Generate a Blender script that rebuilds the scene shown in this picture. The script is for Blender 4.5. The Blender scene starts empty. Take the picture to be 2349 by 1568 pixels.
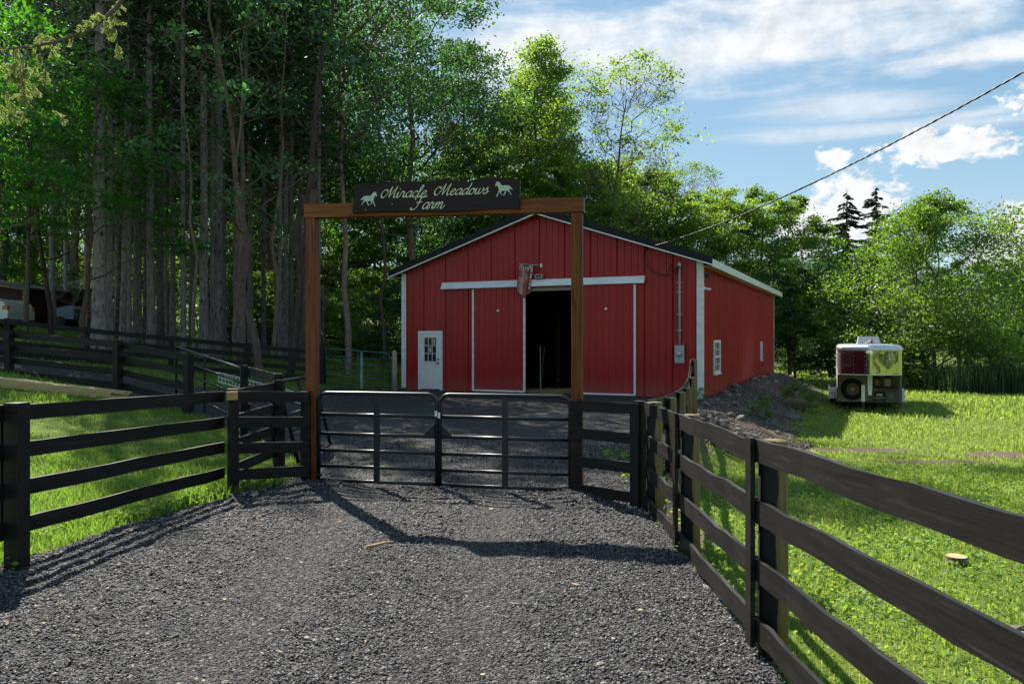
import bpy, math, random
import numpy as np
from mathutils import Vector, Matrix

SC = bpy.context.scene
COL = SC.collection
R = math.radians
rng = np.random.default_rng(7)
random.seed(7)

# ------------------------------------------------------------------ camera
CAMZ = 1.84
FPX = 1808.0
cam_d = bpy.data.cameras.new('camera')
cam = bpy.data.objects.new('camera', cam_d); COL.objects.link(cam)
cam.location = (0, 0, CAMZ); cam.rotation_euler = (R(90), 0, 0)
cam_d.sensor_width = 36.0; cam_d.lens = FPX / 2349 * 36
cam_d.shift_y = -0.0021
cam_d.clip_start = 0.05; cam_d.clip_end = 6000
SC.camera = cam

# ------------------------------------------------------------------ light
SUN_EL, SUN_AZ = 47.0, -28.4           # azimuth measured from +Y towards +X
sv = Vector((math.sin(R(SUN_AZ)) * math.cos(R(SUN_EL)), math.cos(R(SUN_AZ)) * math.cos(R(SUN_EL)), math.sin(R(SUN_EL))))
sun_d = bpy.data.lights.new('sun', 'SUN'); sun_d.energy = 4.6; sun_d.angle = R(0.5); sun_d.color = (1.0, 0.93, 0.82)
sun = bpy.data.objects.new('sun', sun_d); COL.objects.link(sun)
sun.location = sv * 60; sun.rotation_euler = (-sv).to_track_quat('-Z', 'Y').to_euler()
SC.view_settings.view_transform = 'Standard'; SC.view_settings.look = 'None'
SC.view_settings.exposure = 1.27; SC.view_settings.gamma = 1.0
SC.view_settings.use_curve_mapping = False
SC.cycles.max_bounces = 10; SC.cycles.diffuse_bounces = 4; SC.cycles.glossy_bounces = 3
SC.cycles.transmission_bounces = 6; SC.cycles.transparent_max_bounces = 8
SC.cycles.caustics_reflective = False; SC.cycles.caustics_refractive = False
SC.cycles.sample_clamp_indirect = 4.0


class X:
    """tiny expression wrapper round a shader socket"""
    nt = None
    def __init__(s, sock): s.s = sock
    @staticmethod
    def m(op, *a, clamp=False):
        n = X.nt.nodes.new('ShaderNodeMath'); n.operation = op; n.use_clamp = clamp
        for i, v in enumerate(a):
            if isinstance(v, X): X.nt.links.new(v.s, n.inputs[i])
            else: n.inputs[i].default_value = v
        return X(n.outputs[0])
    def __add__(s, o): return X.m('ADD', s, o)
    __radd__ = __add__
    def __sub__(s, o): return X.m('SUBTRACT', s, o)
    def __rsub__(s, o): return X.m('SUBTRACT', o, s)
    def __mul__(s, o): return X.m('MULTIPLY', s, o)
    __rmul__ = __mul__
    def __truediv__(s, o): return X.m('DIVIDE', s, o)
    def sq(s): return X.m('MULTIPLY', s, s)
    def sm(s, a, b):
        n = X.nt.nodes.new('ShaderNodeMapRange'); n.interpolation_type = 'SMOOTHSTEP'
        X.nt.links.new(s.s, n.inputs[0]); n.inputs[1].default_value = a; n.inputs[2].default_value = b
        return X(n.outputs[0])
    def mx(s, o): return X.m('MAXIMUM', s, o)


def noise(nt, vec, scale, detail=4, rough=0.55, dist=0.0):
    n = nt.nodes.new('ShaderNodeTexNoise'); n.inputs['Scale'].default_value = scale
    n.inputs['Detail'].default_value = detail; n.inputs['Roughness'].default_value = rough
    n.inputs['Distortion'].default_value = dist
    if vec is not None: nt.links.new(vec, n.inputs['Vector'])
    return n


def mapping(nt, vec, scale=(1, 1, 1), loc=(0, 0, 0), rot=(0, 0, 0)):
    n = nt.nodes.new('ShaderNodeMapping'); n.inputs['Scale'].default_value = scale
    n.inputs['Location'].default_value = loc; n.inputs['Rotation'].default_value = rot
    nt.links.new(vec, n.inputs['Vector']); return n.outputs[0]


def build_world():
    w = bpy.data.worlds.new('World'); SC.world = w; w.use_nodes = True
    nt = w.node_tree; nt.nodes.clear(); X.nt = nt
    out = nt.nodes.new('ShaderNodeOutputWorld'); bg = nt.nodes.new('ShaderNodeBackground')
    sky = nt.nodes.new('ShaderNodeTexSky'); sky.sky_type = 'NISHITA'; sky.sun_disc = False
    sky.sun_elevation = R(SUN_EL); sky.sun_rotation = R(SUN_AZ)
    sky.altitude = 100; sky.air_density = 1.0; sky.dust_density = 0.35; sky.ozone_density = 2.6
    tc = nt.nodes.new('ShaderNodeTexCoord'); d = tc.outputs['Generated']
    sep = nt.nodes.new('ShaderNodeSeparateXYZ'); nt.links.new(d, sep.inputs[0])
    x, y, z = (X(sep.outputs[i]) for i in range(3))
    az = X.m('ARCTAN2', x, y) * 57.2958
    el = X.m('ARCSINE', z) * 57.2958
    comb = nt.nodes.new('ShaderNodeCombineXYZ')
    nt.links.new(az.s, comb.inputs[0]); nt.links.new(el.s, comb.inputs[1])
    v = comb.outputs[0]
    n1 = X(noise(nt, mapping(nt, v, (0.075, 0.24, 1), (3.1, 0.4, 0), (0, 0, R(-4))), 1.0, 7, 0.58, 0.5).outputs[0]) - 0.5
    n2 = X(noise(nt, mapping(nt, v, (0.36, 0.5, 1), (9, 4, 0)), 1.0, 8, 0.62, 0.15).outputs[0]) - 0.5
    n3 = X(noise(nt, mapping(nt, v, (0.05, 0.9, 1), (1, 2, 0), (0, 0, R(6))), 1.0, 6, 0.55, 0.8).outputs[0]) - 0.5
    n4 = X(noise(nt, mapping(nt, v, (0.9, 1.3, 1), (2, 7, 0)), 1.0, 8, 0.62, 0.3).outputs[0]) - 0.5
    def ell(a, e, w_, h, tilt=0.0):
        da = (az - a); de = (el - e) - da * tilt
        return 1.0 - X.m('SQRT', (da * (1 / w_)).sq() + (de * (1 / h)).sq())
    # high streaky cloud bank, extra noise cloud added outside the view for fill light
    inview = az.sm(-14, -6) * (1.0 - az.sm(40, 52)) * (y.sm(-0.1, 0.1))
    band = ell(16, 19.6, 22, 4.3, -0.02).mx(ell(31, 17.2, 11, 1.6, 0.0)).mx(ell(1, 20.5, 13, 3.6, 0))
    gen = n1 * 1.9 + 0.30
    cir = X.m('ADD', (band * 0.95 + n1 * 1.9 + n2 * 0.45 + 0.02) * inview, gen * (1.0 - inview))
    cir = cir.sm(0.14, 0.85) * el.sm(3, 9)
    streak = (ell(25, 13.6, 13, 0.75, -0.03).mx(ell(23, 15.2, 8, 1.3, -0.08)).mx(ell(31, 13.9, 9, 0.6, 0.06)) + n3 * 1.4 + n2 * 0.3)
    streak = streak.sm(-0.05, 0.9) * 0.55 * inview
    cum = ell(28.9, 12.15, 5.0, 1.25).mx(ell(27.4, 12.5, 2.2, 1.3)).mx(ell(22.2, 12.0, 1.5, 0.9)).mx(ell(23.4, 8.6, 3.6, 3.0)).mx(ell(20.6, 7.4, 2.5, 2.2))
    cum = cum.mx(ell(33.2, 5.6, 3.6, 3.6)).mx(ell(37, 9, 3, 3)).mx(ell(36, 15.4, 4.2, 2.0, 0.3))
    cumgen = n2 * 2.3 - 0.62
    low = el.sm(4, 7) * (1.0 - el.sm(11, 16))
    c2 = X.m('ADD', (cum + n2 * 1.3 + n4 * 1.7 - 0.04) * inview, cumgen * low * (1.0 - inview)).sm(0.0, 0.40)
    dens = X.m('MAXIMUM', X.m('MAXIMUM', cir * 0.93, streak), c2, clamp=True)
    shade = (n2 * 0.6 + n4 * 0.25 + 0.96)
    cc = nt.nodes.new('ShaderNodeCombineXYZ')
    hz = 1.0 - el.sm(0, 14) * 0.0
    for i, k in enumerate((3.2, 3.25, 3.3)):
        nt.links.new((shade * k * hz).s, cc.inputs[i])
    # sky a little bluer and evened out
    hs = nt.nodes.new('ShaderNodeHueSaturation'); hs.inputs['Saturation'].default_value = 1.5; hs.inputs['Hue'].default_value = 0.49
    hs.inputs['Value'].default_value = 1.0
    gm_ = nt.nodes.new('ShaderNodeGamma'); gm_.inputs['Gamma'].default_value = 0.52   # one even tone curve over the whole sky
    nt.links.new(sky.outputs[0], gm_.inputs['Color']); nt.links.new(gm_.outputs[0], hs.inputs['Color'])
    mix = nt.nodes.new('ShaderNodeMix'); mix.data_type = 'RGBA'
    nt.links.new(dens.s, mix.inputs[0]); nt.links.new(hs.outputs[0], mix.inputs[6]); nt.links.new(cc.outputs[0], mix.inputs[7])
    nt.links.new(mix.outputs[2], bg.inputs['Color']); bg.inputs['Strength'].default_value = 0.13
    nt.links.new(bg.outputs[0], out.inputs[0])


build_world()

# ------------------------------------------------------------------ materials
MATS = {}


def new_mat(name):
    m = bpy.data.materials.new(name); m.use_nodes = True
    nt = m.node_tree; nt.nodes.clear()
    out = nt.nodes.new('ShaderNodeOutputMaterial')
    MATS[name] = m
    return m, nt, out


def ramp(nt, fac, stops):
    n = nt.nodes.new('ShaderNodeValToRGB')
    while len(n.color_ramp.elements) > 1: n.color_ramp.elements.remove(n.color_ramp.elements[-1])
    for i, (p, c) in enumerate(stops):
        e = n.color_ramp.elements[0] if i == 0 else n.color_ramp.elements.new(p)
        e.position = p; e.color = (*c, 1) if len(c) == 3 else c
    nt.links.new(fac, n.inputs[0]); return n.outputs[0]


def mixc(nt, fac, a, b, mode='MIX'):
    n = nt.nodes.new('ShaderNodeMix'); n.data_type = 'RGBA'; n.blend_type = mode
    for i, v in ((0, fac), (6, a), (7, b)):
        if isinstance(v, (int, float)): n.inputs[i].default_value = v
        elif isinstance(v, tuple): n.inputs[i].default_value = (*v, 1)
        else: nt.links.new(v, n.inputs[i])
    return n.outputs[2]


def bump(nt, h, strength=0.3, dist=0.01):
    b = nt.nodes.new('ShaderNodeBump'); b.inputs['Strength'].default_value = strength; b.inputs['Distance'].default_value = dist
    nt.links.new(h, b.inputs['Height']); return b.outputs[0]


def pbr(nt, out, col, rough=0.6, metal=0.0, nrm=None, spec=0.5, coat=0.0):
    p = nt.nodes.new('ShaderNodeBsdfPrincipled')
    if isinstance(col, tuple): p.inputs['Base Color'].default_value = (*col, 1)
    else: nt.links.new(col, p.inputs['Base Color'])
    if isinstance(rough, (int, float)): p.inputs['Roughness'].default_value = rough
    else: nt.links.new(rough, p.inputs['Roughness'])
    p.inputs['Metallic'].default_value = metal; p.inputs['Specular IOR Level'].default_value = spec
    p.inputs['Coat Weight'].default_value = coat
    if nrm is not None: nt.links.new(nrm, p.inputs['Normal'])
    nt.links.new(p.outputs[0], out.inputs[0]); return p


def objco(nt): return nt.nodes.new('ShaderNodeTexCoord').outputs['Object']


def simple(name, col, rough=0.6, metal=0.0, var=0.12, scale=6.0, bmp=0.0, spec=0.5, coat=0.0):
    m, nt, out = new_mat(name); co = objco(nt)
    n = noise(nt, co, scale, 5, 0.6).outputs[0]
    c = ramp(nt, n, [(0.25, tuple(v * (1 - var) for v in col)), (0.75, tuple(min(1, v * (1 + var)) for v in col))])
    nb = bump(nt, noise(nt, co, scale * 8, 3).outputs[0], bmp, 0.01) if bmp else None
    pbr(nt, out, c, rough, metal, nb, spec, coat); return m


def wood_black():
    m, nt, out = new_mat('black_stained_wood'); co = objco(nt)
    info = nt.nodes.new('ShaderNodeObjectInfo')
    add = nt.nodes.new('ShaderNodeVectorMath'); add.operation = 'ADD'
    sc = nt.nodes.new('ShaderNodeVectorMath'); sc.operation = 'SCALE'; sc.inputs[0].default_value = (13, 7, 9)
    nt.links.new(info.outputs['Random'], sc.inputs['Scale'])
    nt.links.new(co, add.inputs[0]); nt.links.new(sc.outputs[0], add.inputs[1]); v = add.outputs[0]
    g = noise(nt, mapping(nt, v, (1.6, 30, 30)), 1.0, 6, 0.65, 1.2).outputs[0]
    big = noise(nt, mapping(nt, v, (1.2, 5, 5)), 1.0, 4, 0.6).outputs[0]
    c = ramp(nt, g, [(0.3, (0.006, 0.0055, 0.005)), (0.58, (0.015, 0.0132, 0.0122)), (0.8, (0.055, 0.047, 0.041))])
    c2 = mixc(nt, ramp(nt, big, [(0.45, (0, 0, 0)), (0.8, (0.3, 0.3, 0.3))]), c, (0.045, 0.038, 0.034))
    pbr(nt, out, c2, 0.55, 0, bump(nt, g, 0.5, 0.004), 0.22); return m


def wood_brown():
    m, nt, out = new_mat('brown_stained_timber'); co = objco(nt)
    g = noise(nt, mapping(nt, co, (40, 40, 1.4)), 1.0, 6, 0.65, 0.8).outputs[0]
    big = noise(nt, mapping(nt, co, (6, 6, 0.8)), 1.0, 4, 0.6).outputs[0]
    c = ramp(nt, g, [(0.28, (0.07, 0.022, 0.006)), (0.5, (0.21, 0.070, 0.019)), (0.75, (0.32, 0.12, 0.036))])
    c = mixc(nt, ramp(nt, big, [(0.4, (0, 0, 0)), (0.72, (0.75, 0.75, 0.75))]), c, (0.05, 0.019, 0.009))
    crack = noise(nt, mapping(nt, co, (26, 26, 0.35), (3, 1, 0)), 1.0, 2, 0.4).outputs[0]
    cr = ramp(nt, crack, [(0.485, (0, 0, 0)), (0.5, (0.9, 0.9, 0.9)), (0.515, (0, 0, 0))])
    c = mixc(nt, cr, c, (0.012, 0.006, 0.004))
    pbr(nt, out, c, 0.6, 0, bump(nt, g, 0.3, 0.004), 0.2); return m


def wood_beam():
    m, nt, out = new_mat('brown_stained_beam'); co = objco(nt)
    g = noise(nt, mapping(nt, co, (1.4, 40, 40)), 1.0, 6, 0.65, 0.8).outputs[0]
    big = noise(nt, mapping(nt, co, (0.9, 7, 7)), 1.0, 4, 0.6).outputs[0]
    c = ramp(nt, g, [(0.28, (0.085, 0.026, 0.007)), (0.5, (0.23, 0.078, 0.021)), (0.75, (0.34, 0.125, 0.036))])
    c = mixc(nt, ramp(nt, big, [(0.42, (0, 0, 0)), (0.75, (0.7, 0.7, 0.7))]), c, (0.055, 0.02, 0.009))
    pbr(nt, out, c, 0.55, 0, bump(nt, g, 0.3, 0.004), 0.2); return m


def sign_wood():
    m, nt, out = new_mat('dark_sign_wood'); co = objco(nt)
    g = noise(nt, mapping(nt, co, (1.3, 30, 34)), 1.0, 6, 0.68, 1.6).outputs[0]
    big = noise(nt, mapping(nt, co, (1.5, 4, 4)), 1.0, 4, 0.6).outputs[0]
    c = ramp(nt, g, [(0.3, (0.012, 0.007, 0.007)), (0.6, (0.032, 0.018, 0.018)), (0.8, (0.07, 0.05, 0.048))])
    c = mixc(nt, ramp(nt, big, [(0.4, (0, 0, 0)), (0.75, (0.7, 0.7, 0.7))]), c, (0.02, 0.02, 0.024))
    pbr(nt, out, c, 0.55, 0, bump(nt, g, 0.6, 0.006), 0.2); return m


def treated_post():
    m, nt, out = new_mat('treated_round_post'); co = objco(nt)
    sep = nt.nodes.new('ShaderNodeSeparateXYZ'); nt.links.new(co, sep.inputs[0])
    n = noise(nt, mapping(nt, co, (9, 9, 2)), 1.0, 5, 0.6).outputs[0]
    X.nt = nt
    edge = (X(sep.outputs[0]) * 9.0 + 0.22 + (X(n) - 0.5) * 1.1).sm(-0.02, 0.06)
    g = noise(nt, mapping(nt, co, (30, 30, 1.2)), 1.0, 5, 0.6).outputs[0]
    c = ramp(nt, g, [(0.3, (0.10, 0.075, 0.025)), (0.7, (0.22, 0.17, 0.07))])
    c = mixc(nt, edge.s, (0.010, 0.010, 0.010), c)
    pbr(nt, out, c, 0.65, 0, bump(nt, g, 0.4, 0.004), 0.3); return m


def red_metal():
    m, nt, out = new_mat('red_painted_metal'); co = objco(nt)
    n = noise(nt, mapping(nt, co, (1, 1, 0.25)), 1.3, 5, 0.6).outputs[0]
    c = ramp(nt, n, [(0.25, (0.31, 0.014, 0.018)), (0.75, (0.40, 0.019, 0.023))])
    sp = noise(nt, mapping(nt, co, (20, 20, 9)), 1.0, 2, 0.4).outputs[0]
    c = mixc(nt, ramp(nt, sp, [(0.775, (0, 0, 0)), (0.80, (0.6, 0.6, 0.6))]), c, (0.45, 0.3, 0.29))
    # dusty splash along the foot of the wall
    sep = nt.nodes.new('ShaderNodeSeparateXYZ'); nt.links.new(co, sep.inputs[0]); X.nt = nt
    dst = (1.0 - (X(sep.outputs[2]) + (X(n) - 0.5) * 0.8).sm(0.0, 0.75)) * 0.30
    c = mixc(nt, dst.s, c, (0.30, 0.17, 0.13))
    fine = noise(nt, co, 90, 2).outputs[0]
    pbr(nt, out, c, 0.30, 0, bump(nt, fine, 0.05, 0.002), 0.30); return m


def white_metal():
    m, nt, out = new_mat('white_painted_trim'); co = objco(nt)
    n = noise(nt, mapping(nt, co, (2, 2, 6)), 1.0, 5, 0.6).outputs[0]
    c = ramp(nt, n, [(0.3, (0.62, 0.63, 0.62)), (0.6, (0.78, 0.79, 0.78)), (0.85, (0.70, 0.70, 0.62))])
    pbr(nt, out, c, 0.4, 0); return m


def bark(name, dark, light, knots=True):
    m, nt, out = new_mat(name); co = objco(nt)
    info = nt.nodes.new('ShaderNodeObjectInfo')
    f = noise(nt, mapping(nt, co, (9, 9, 3.2)), 1.0, 7, 0.7, 0.3).outputs[0]
    b = noise(nt, mapping(nt, co, (1.2, 1.2, 0.5)), 1.0, 3, 0.5).outputs[0]
    c = ramp(nt, f, [(0.3, dark), (0.62, light), (0.85, tuple(v * 1.25 for v in light))])
    c = mixc(nt, ramp(nt, b, [(0.4, (0, 0, 0)), (0.7, (0.55, 0.55, 0.55))]), c, tuple(v * 0.55 for v in light))
    if knots:
        vo = nt.nodes.new('ShaderNodeTexVoronoi'); vo.inputs['Scale'].default_value = 1.0
        nt.links.new(mapping(nt, co, (3.2, 3.2, 1.7)), vo.inputs['Vector'])
        c = mixc(nt, ramp(nt, vo.outputs['Distance'], [(0.13, (0.9, 0.9, 0.9)), (0.24, (0, 0, 0))]), c, tuple(v * 0.4 for v in dark))
    hv = nt.nodes.new('ShaderNodeHueSaturation'); X.nt = nt
    nt.links.new((X(info.outputs['Random']) * 0.95 + 0.38).s, hv.inputs['Value']); nt.links.new(c, hv.inputs['Color'])
    pbr(nt, out, hv.outputs[0], 0.85, 0, bump(nt, f, 0.9, 0.03), 0.2); return m


def leafmat(name, a, b, trans, tw=0.45, gloss=0.07, rough=0.38, nscale=0.35):
    """a..b: range of leaf reflectance, trans: transmitted colour"""
    m, nt, out = new_mat(name)
    geo = nt.nodes.new('ShaderNodeNewGeometry'); info = nt.nodes.new('ShaderNodeObjectInfo')
    n = noise(nt, geo.outputs['Position'], nscale, 3, 0.5).outputs[0]
    X.nt = nt
    f = X(geo.outputs['Random Per Island']) * 0.62 + X(n) * 0.55 - 0.08
    c = ramp(nt, f.s, [(0.1, a), (0.9, b)])
    if 'grass' in name:
        n5 = noise(nt, geo.outputs['Position'], 2.3, 4, 0.6).outputs[0]
        c = mixc(nt, ramp(nt, n5, [(0.5, (0, 0, 0)), (0.72, (0.55, 0.55, 0.55))]), c, (0.20, 0.19, 0.05))
        c = mixc(nt, ramp(nt, geo.outputs['Random Per Island'], [(0.93, (0, 0, 0)), (0.94, (0.8, 0.8, 0.8))]), c, (0.34, 0.30, 0.14))
    hv = nt.nodes.new('ShaderNodeHueSaturation')
    nt.links.new((X(info.outputs['Random']) * 0.25 + 0.87).s, hv.inputs['Value']); nt.links.new(c, hv.inputs['Color'])
    tcol = ramp(nt, f.s, [(0.1, tuple(v * 0.7 for v in trans)), (0.9, tuple(min(1, v * 1.25) for v in trans))])
    df = nt.nodes.new('ShaderNodeBsdfDiffuse'); nt.links.new(hv.outputs[0], df.inputs[0])
    tr = nt.nodes.new('ShaderNodeBsdfTranslucent'); nt.links.new(tcol, tr.inputs[0])
    mx = nt.nodes.new('ShaderNodeMixShader'); mx.inputs[0].default_value = tw
    nt.links.new(df.outputs[0], mx.inputs[1]); nt.links.new(tr.outputs[0], mx.inputs[2])
    gl = nt.nodes.new('ShaderNodeBsdfGlossy'); gl.inputs['Roughness'].default_value = rough; gl.inputs[0].default_value = (0.9, 0.95, 1, 1)
    m2 = nt.nodes.new('ShaderNodeMixShader'); m2.inputs[0].default_value = gloss
    nt.links.new(mx.outputs[0], m2.inputs[1]); nt.links.new(gl.outputs[0], m2.inputs[2])
    nt.links.new(m2.outputs[0], out.inputs[0]); return m


def ground_mat():
    m, nt, out = new_mat('lawn_soil'); co = objco(nt)
    at_ = nt.nodes.new('ShaderNodeAttribute'); at_.attribute_name = 'dirt'
    n = noise(nt, co, 1.6, 6, 0.65).outputs[0]; nf = noise(nt, co, 26, 5, 0.7).outputs[0]
    g = ramp(nt, n, [(0.3, (0.085, 0.135, 0.018)), (0.55, (0.13, 0.19, 0.026)), (0.75, (0.17, 0.21, 0.04))])
    g = mixc(nt, ramp(nt, nf, [(0.35, (0, 0, 0)), (0.7, (0.55, 0.55, 0.55))]), g, (0.05, 0.045, 0.018))
    d = ramp(nt, nf, [(0.3, (0.075, 0.052, 0.040)), (0.7, (0.17, 0.125, 0.095))])
    X.nt = nt
    k = (X(at_.outputs['Fac']) + (X(n) - 0.5) * 0.5).sm(0.35, 0.65)
    c = mixc(nt, k.s, g, d)
    pbr(nt, out, c, 0.9, 0, bump(nt, nf, 0.8, 0.04), 0.15); return m


def drive_mat():
    m, nt, out = new_mat('dark_gravel_surface'); co = objco(nt)
    vo = nt.nodes.new('ShaderNodeTexVoronoi'); vo.inputs['Scale'].default_value = 62; nt.links.new(co, vo.inputs['Vector'])
    vb = nt.nodes.new('ShaderNodeTexVoronoi'); vb.inputs['Scale'].default_value = 25; nt.links.new(co, vb.inputs['Vector'])
    n = noise(nt, co, 0.9, 5, 0.6).outputs[0]
    bw = nt.nodes.new('ShaderNodeSeparateColor'); nt.links.new(vo.outputs['Color'], bw.inputs[0])
    c = ramp(nt, bw.outputs[0], [(0.0, (0.013, 0.0125, 0.013)), (0.6, (0.046, 0.045, 0.045)), (0.93, (0.12, 0.117, 0.115)), (1.0, (0.28, 0.26, 0.23))])
    c = mixc(nt, ramp(nt, n, [(0.35, (0, 0, 0)), (0.7, (0.35, 0.35, 0.35))]), c, (0.045, 0.043, 0.043))
    X.nt = nt
    h = X(vo.outputs['Distance']) * -1.0 + X(vb.outputs['Distance']) * -1.2
    pbr(nt, out, c, 0.7, 0, bump(nt, h.s, 0.9, 0.02), 0.15); return m


def stone_mat(name, stops, rough=0.55, spec=0.5):
    m, nt, out = new_mat(name)
    geo = nt.nodes.new('ShaderNodeNewGeometry')
    n = noise(nt, geo.outputs['Position'], 40, 4, 0.6).outputs[0]
    c = ramp(nt, geo.outputs['Random Per Island'], stops)
    c = mixc(nt, 0.5, c, ramp(nt, n, [(0.3, (0.6, 0.6, 0.6)), (0.7, (1.3, 1.3, 1.3))]), 'MULTIPLY')
    pbr(nt, out, c, rough, 0, None, spec); return m


def rock_mat():
    m, nt, out = new_mat('grey_brown_rock'); co = objco(nt)
    info = nt.nodes.new('ShaderNodeObjectInfo')
    n = noise(nt, co, 9, 6, 0.65).outputs[0]
    c = ramp(nt, n, [(0.3, (0.11, 0.095, 0.08)), (0.7, (0.30, 0.27, 0.235))])
    hv = nt.nodes.new('ShaderNodeHueSaturation'); X.nt = nt
    nt.links.new((X(info.outputs['Random']) * 0.8 + 0.55).s, hv.inputs['Value']); nt.links.new(c, hv.inputs['Color'])
    pbr(nt, out, hv.outputs[0], 0.85, 0, bump(nt, n, 0.6, 0.03), 0.2); return m


def dirt_mat():
    m, nt, out = new_mat('brown_dirt'); co = objco(nt)
    n = noise(nt, co, 1.1, 6, 0.65).outputs[0]; nf = noise(nt, co, 22, 6, 0.7).outputs[0]
    c = ramp(nt, nf, [(0.3, (0.045, 0.034, 0.028)), (0.55, (0.12, 0.094, 0.078)), (0.75, (0.22, 0.185, 0.16))])
    c = mixc(nt, ramp(nt, n, [(0.45, (0, 0, 0)), (0.7, (0.6, 0.6, 0.6))]), c, (0.17, 0.145, 0.13))
    pbr(nt, out, c, 0.95, 0, bump(nt, nf, 1.0, 0.06), 0.1); return m


wood_black(); wood_brown(); wood_beam(); sign_wood(); treated_post(); red_metal(); white_metal()
bark('spruce_bark', (0.09, 0.072, 0.066), (0.30, 0.255, 0.238))
bark('maple_bark', (0.08, 0.058, 0.046), (0.23, 0.175, 0.14), False)
bark('dead_wood', (0.10, 0.09, 0.08), (0.24, 0.215, 0.19), False)
leafmat('leaf_mid', (0.022, 0.062, 0.012), (0.075, 0.14, 0.022), (0.24, 0.42, 0.03), 0.5, 0.035, 0.45)
leafmat('leaf_bright', (0.045, 0.10, 0.012), (0.11, 0.18, 0.028), (0.34, 0.52, 0.05), 0.52, 0.035, 0.45)
leafmat('leaf_dark', (0.010, 0.034, 0.010), (0.032, 0.074, 0.018), (0.085, 0.21, 0.025), 0.42, 0.035, 0.45)
leafmat('leaf_maple', (0.015, 0.060, 0.010), (0.04, 0.11, 0.014), (0.10, 0.34, 0.018), 0.5, 0.03, 0.45)
leafmat('leaf_cool', (0.011, 0.040, 0.018), (0.036, 0.086, 0.034), (0.11, 0.29, 0.05), 0.45, 0.045, 0.45)
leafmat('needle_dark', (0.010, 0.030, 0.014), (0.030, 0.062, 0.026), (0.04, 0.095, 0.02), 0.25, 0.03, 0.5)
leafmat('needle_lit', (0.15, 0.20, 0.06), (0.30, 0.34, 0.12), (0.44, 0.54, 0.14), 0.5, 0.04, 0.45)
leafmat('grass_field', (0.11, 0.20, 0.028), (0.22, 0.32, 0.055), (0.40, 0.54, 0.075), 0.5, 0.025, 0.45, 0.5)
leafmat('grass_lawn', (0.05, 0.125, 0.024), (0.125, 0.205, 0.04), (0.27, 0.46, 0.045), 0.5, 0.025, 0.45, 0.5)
leafmat('weed_leaf', (0.07, 0.16, 0.03), (0.17, 0.28, 0.06), (0.36, 0.55, 0.06), 0.45, 0.02, 0.55, 1.5)
leafmat('reed', (0.03, 0.07, 0.02), (0.07, 0.11, 0.04), (0.09, 0.18, 0.05), 0.35, 0.03, 0.5)
ground_mat(); drive_mat(); rock_mat(); dirt_mat()
stone_mat('gravel_stone', [(0.0, (0.016, 0.0155, 0.016)), (0.5, (0.060, 0.061, 0.065)), (0.86, (0.168, 0.169, 0.178)), (0.985, (0.28, 0.27, 0.265)), (1.0, (0.46, 0.35, 0.24))], 0.62, 0.18)
stone_mat('litter', [(0.0, (0.30, 0.15, 0.06)), (0.5, (0.42, 0.33, 0.2)), (0.8, (0.5, 0.46, 0.38)), (1.0, (0.25, 0.3, 0.08))], 0.8, 0.2)
stone_mat('hay', [(0.0, (0.20, 0.13, 0.055)), (0.6, (0.36, 0.26, 0.12)), (1.0, (0.5, 0.4, 0.2))], 0.8, 0.2)
simple('black_steel', (0.010, 0.012, 0.017), 0.36, 0.0, 0.1, 5, 0, 0.5, 0.0)
simple('black_roof', (0.008, 0.010, 0.013), 0.45, 0.0, 0.1, 6, 0, 0.2)
simple('green_steel', (0.02, 0.085, 0.09), 0.35, 0.0, 0.1)
simple('soffit', (0.42, 0.34, 0.26), 0.6)
simple('galvanised', (0.42, 0.44, 0.45), 0.4, 0.5, 0.1)
simple('meter_grey', (0.36, 0.39, 0.39), 0.45, 0.1, 0.05)
simple('white_plastic', (0.72, 0.73, 0.72), 0.4, 0, 0.06)
simple('cream_plastic', (0.55, 0.52, 0.42), 0.5, 0, 0.1)
simple('dark_glass', (0.015, 0.02, 0.022), 0.05, 0, 0.2, 2, 0, 0.8)
simple('black_rubber', (0.014, 0.014, 0.014), 0.7, 0, 0.2)
simple('lettering_paint', (0.68, 0.72, 0.48), 0.6, 0, 0.08)
simple('horse_paint', (0.50, 0.56, 0.48), 0.6, 0, 0.15, 30)
simple('raw_lumber', (0.50, 0.37, 0.17), 0.65, 0, 0.15, 3, 0.1)
simple('fresh_wood', (0.42, 0.27, 0.10), 0.7, 0, 0.2)
simple('weathered_wood', (0.30, 0.26, 0.20), 0.8, 0, 0.2, 8, 0.3)
simple('grey_fence_wood', (0.075, 0.062, 0.055), 0.75, 0, 0.3)
simple('stump_wood', (0.45, 0.30, 0.14), 0.8, 0, 0.25, 12)
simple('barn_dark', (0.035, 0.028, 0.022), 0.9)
simple('barn_frame', (0.16, 0.12, 0.08), 0.85)
simple('maroon_paint', (0.055, 0.007, 0.012), 0.12, 0, 0.1, 1.5, 0, 0.6, 0.6)
simple('trailer_alu', (0.62, 0.63, 0.65), 0.33, 0.85, 0.06)
simple('trailer_white', (0.66, 0.67, 0.66), 0.4, 0, 0.06)
simple('trailer_inner', (0.34, 0.33, 0.24), 0.7, 0, 0.15)
simple('trailer_cream', (0.48, 0.46, 0.34), 0.6, 0, 0.1)
simple('rust_gold', (0.24, 0.16, 0.07), 0.55, 0.3, 0.35, 12)
simple('rusty_iron', (0.10, 0.06, 0.04), 0.8, 0.2, 0.4, 10)
simple('amber_lens', (0.6, 0.12, 0.01), 0.3)
simple('red_lens', (0.5, 0.01, 0.01), 0.3)
simple('car_white', (0.55, 0.58, 0.58), 0.25, 0, 0.03, 2, 0, 0.5, 0.5)
simple('shed_maroon', (0.045, 0.010, 0.012), 0.8, 0, 0.2)
simple('shed_trim', (0.25, 0.14, 0.08), 0.8)
simple('blue_grey_paint', (0.16, 0.20, 0.26), 0.35)
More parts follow.
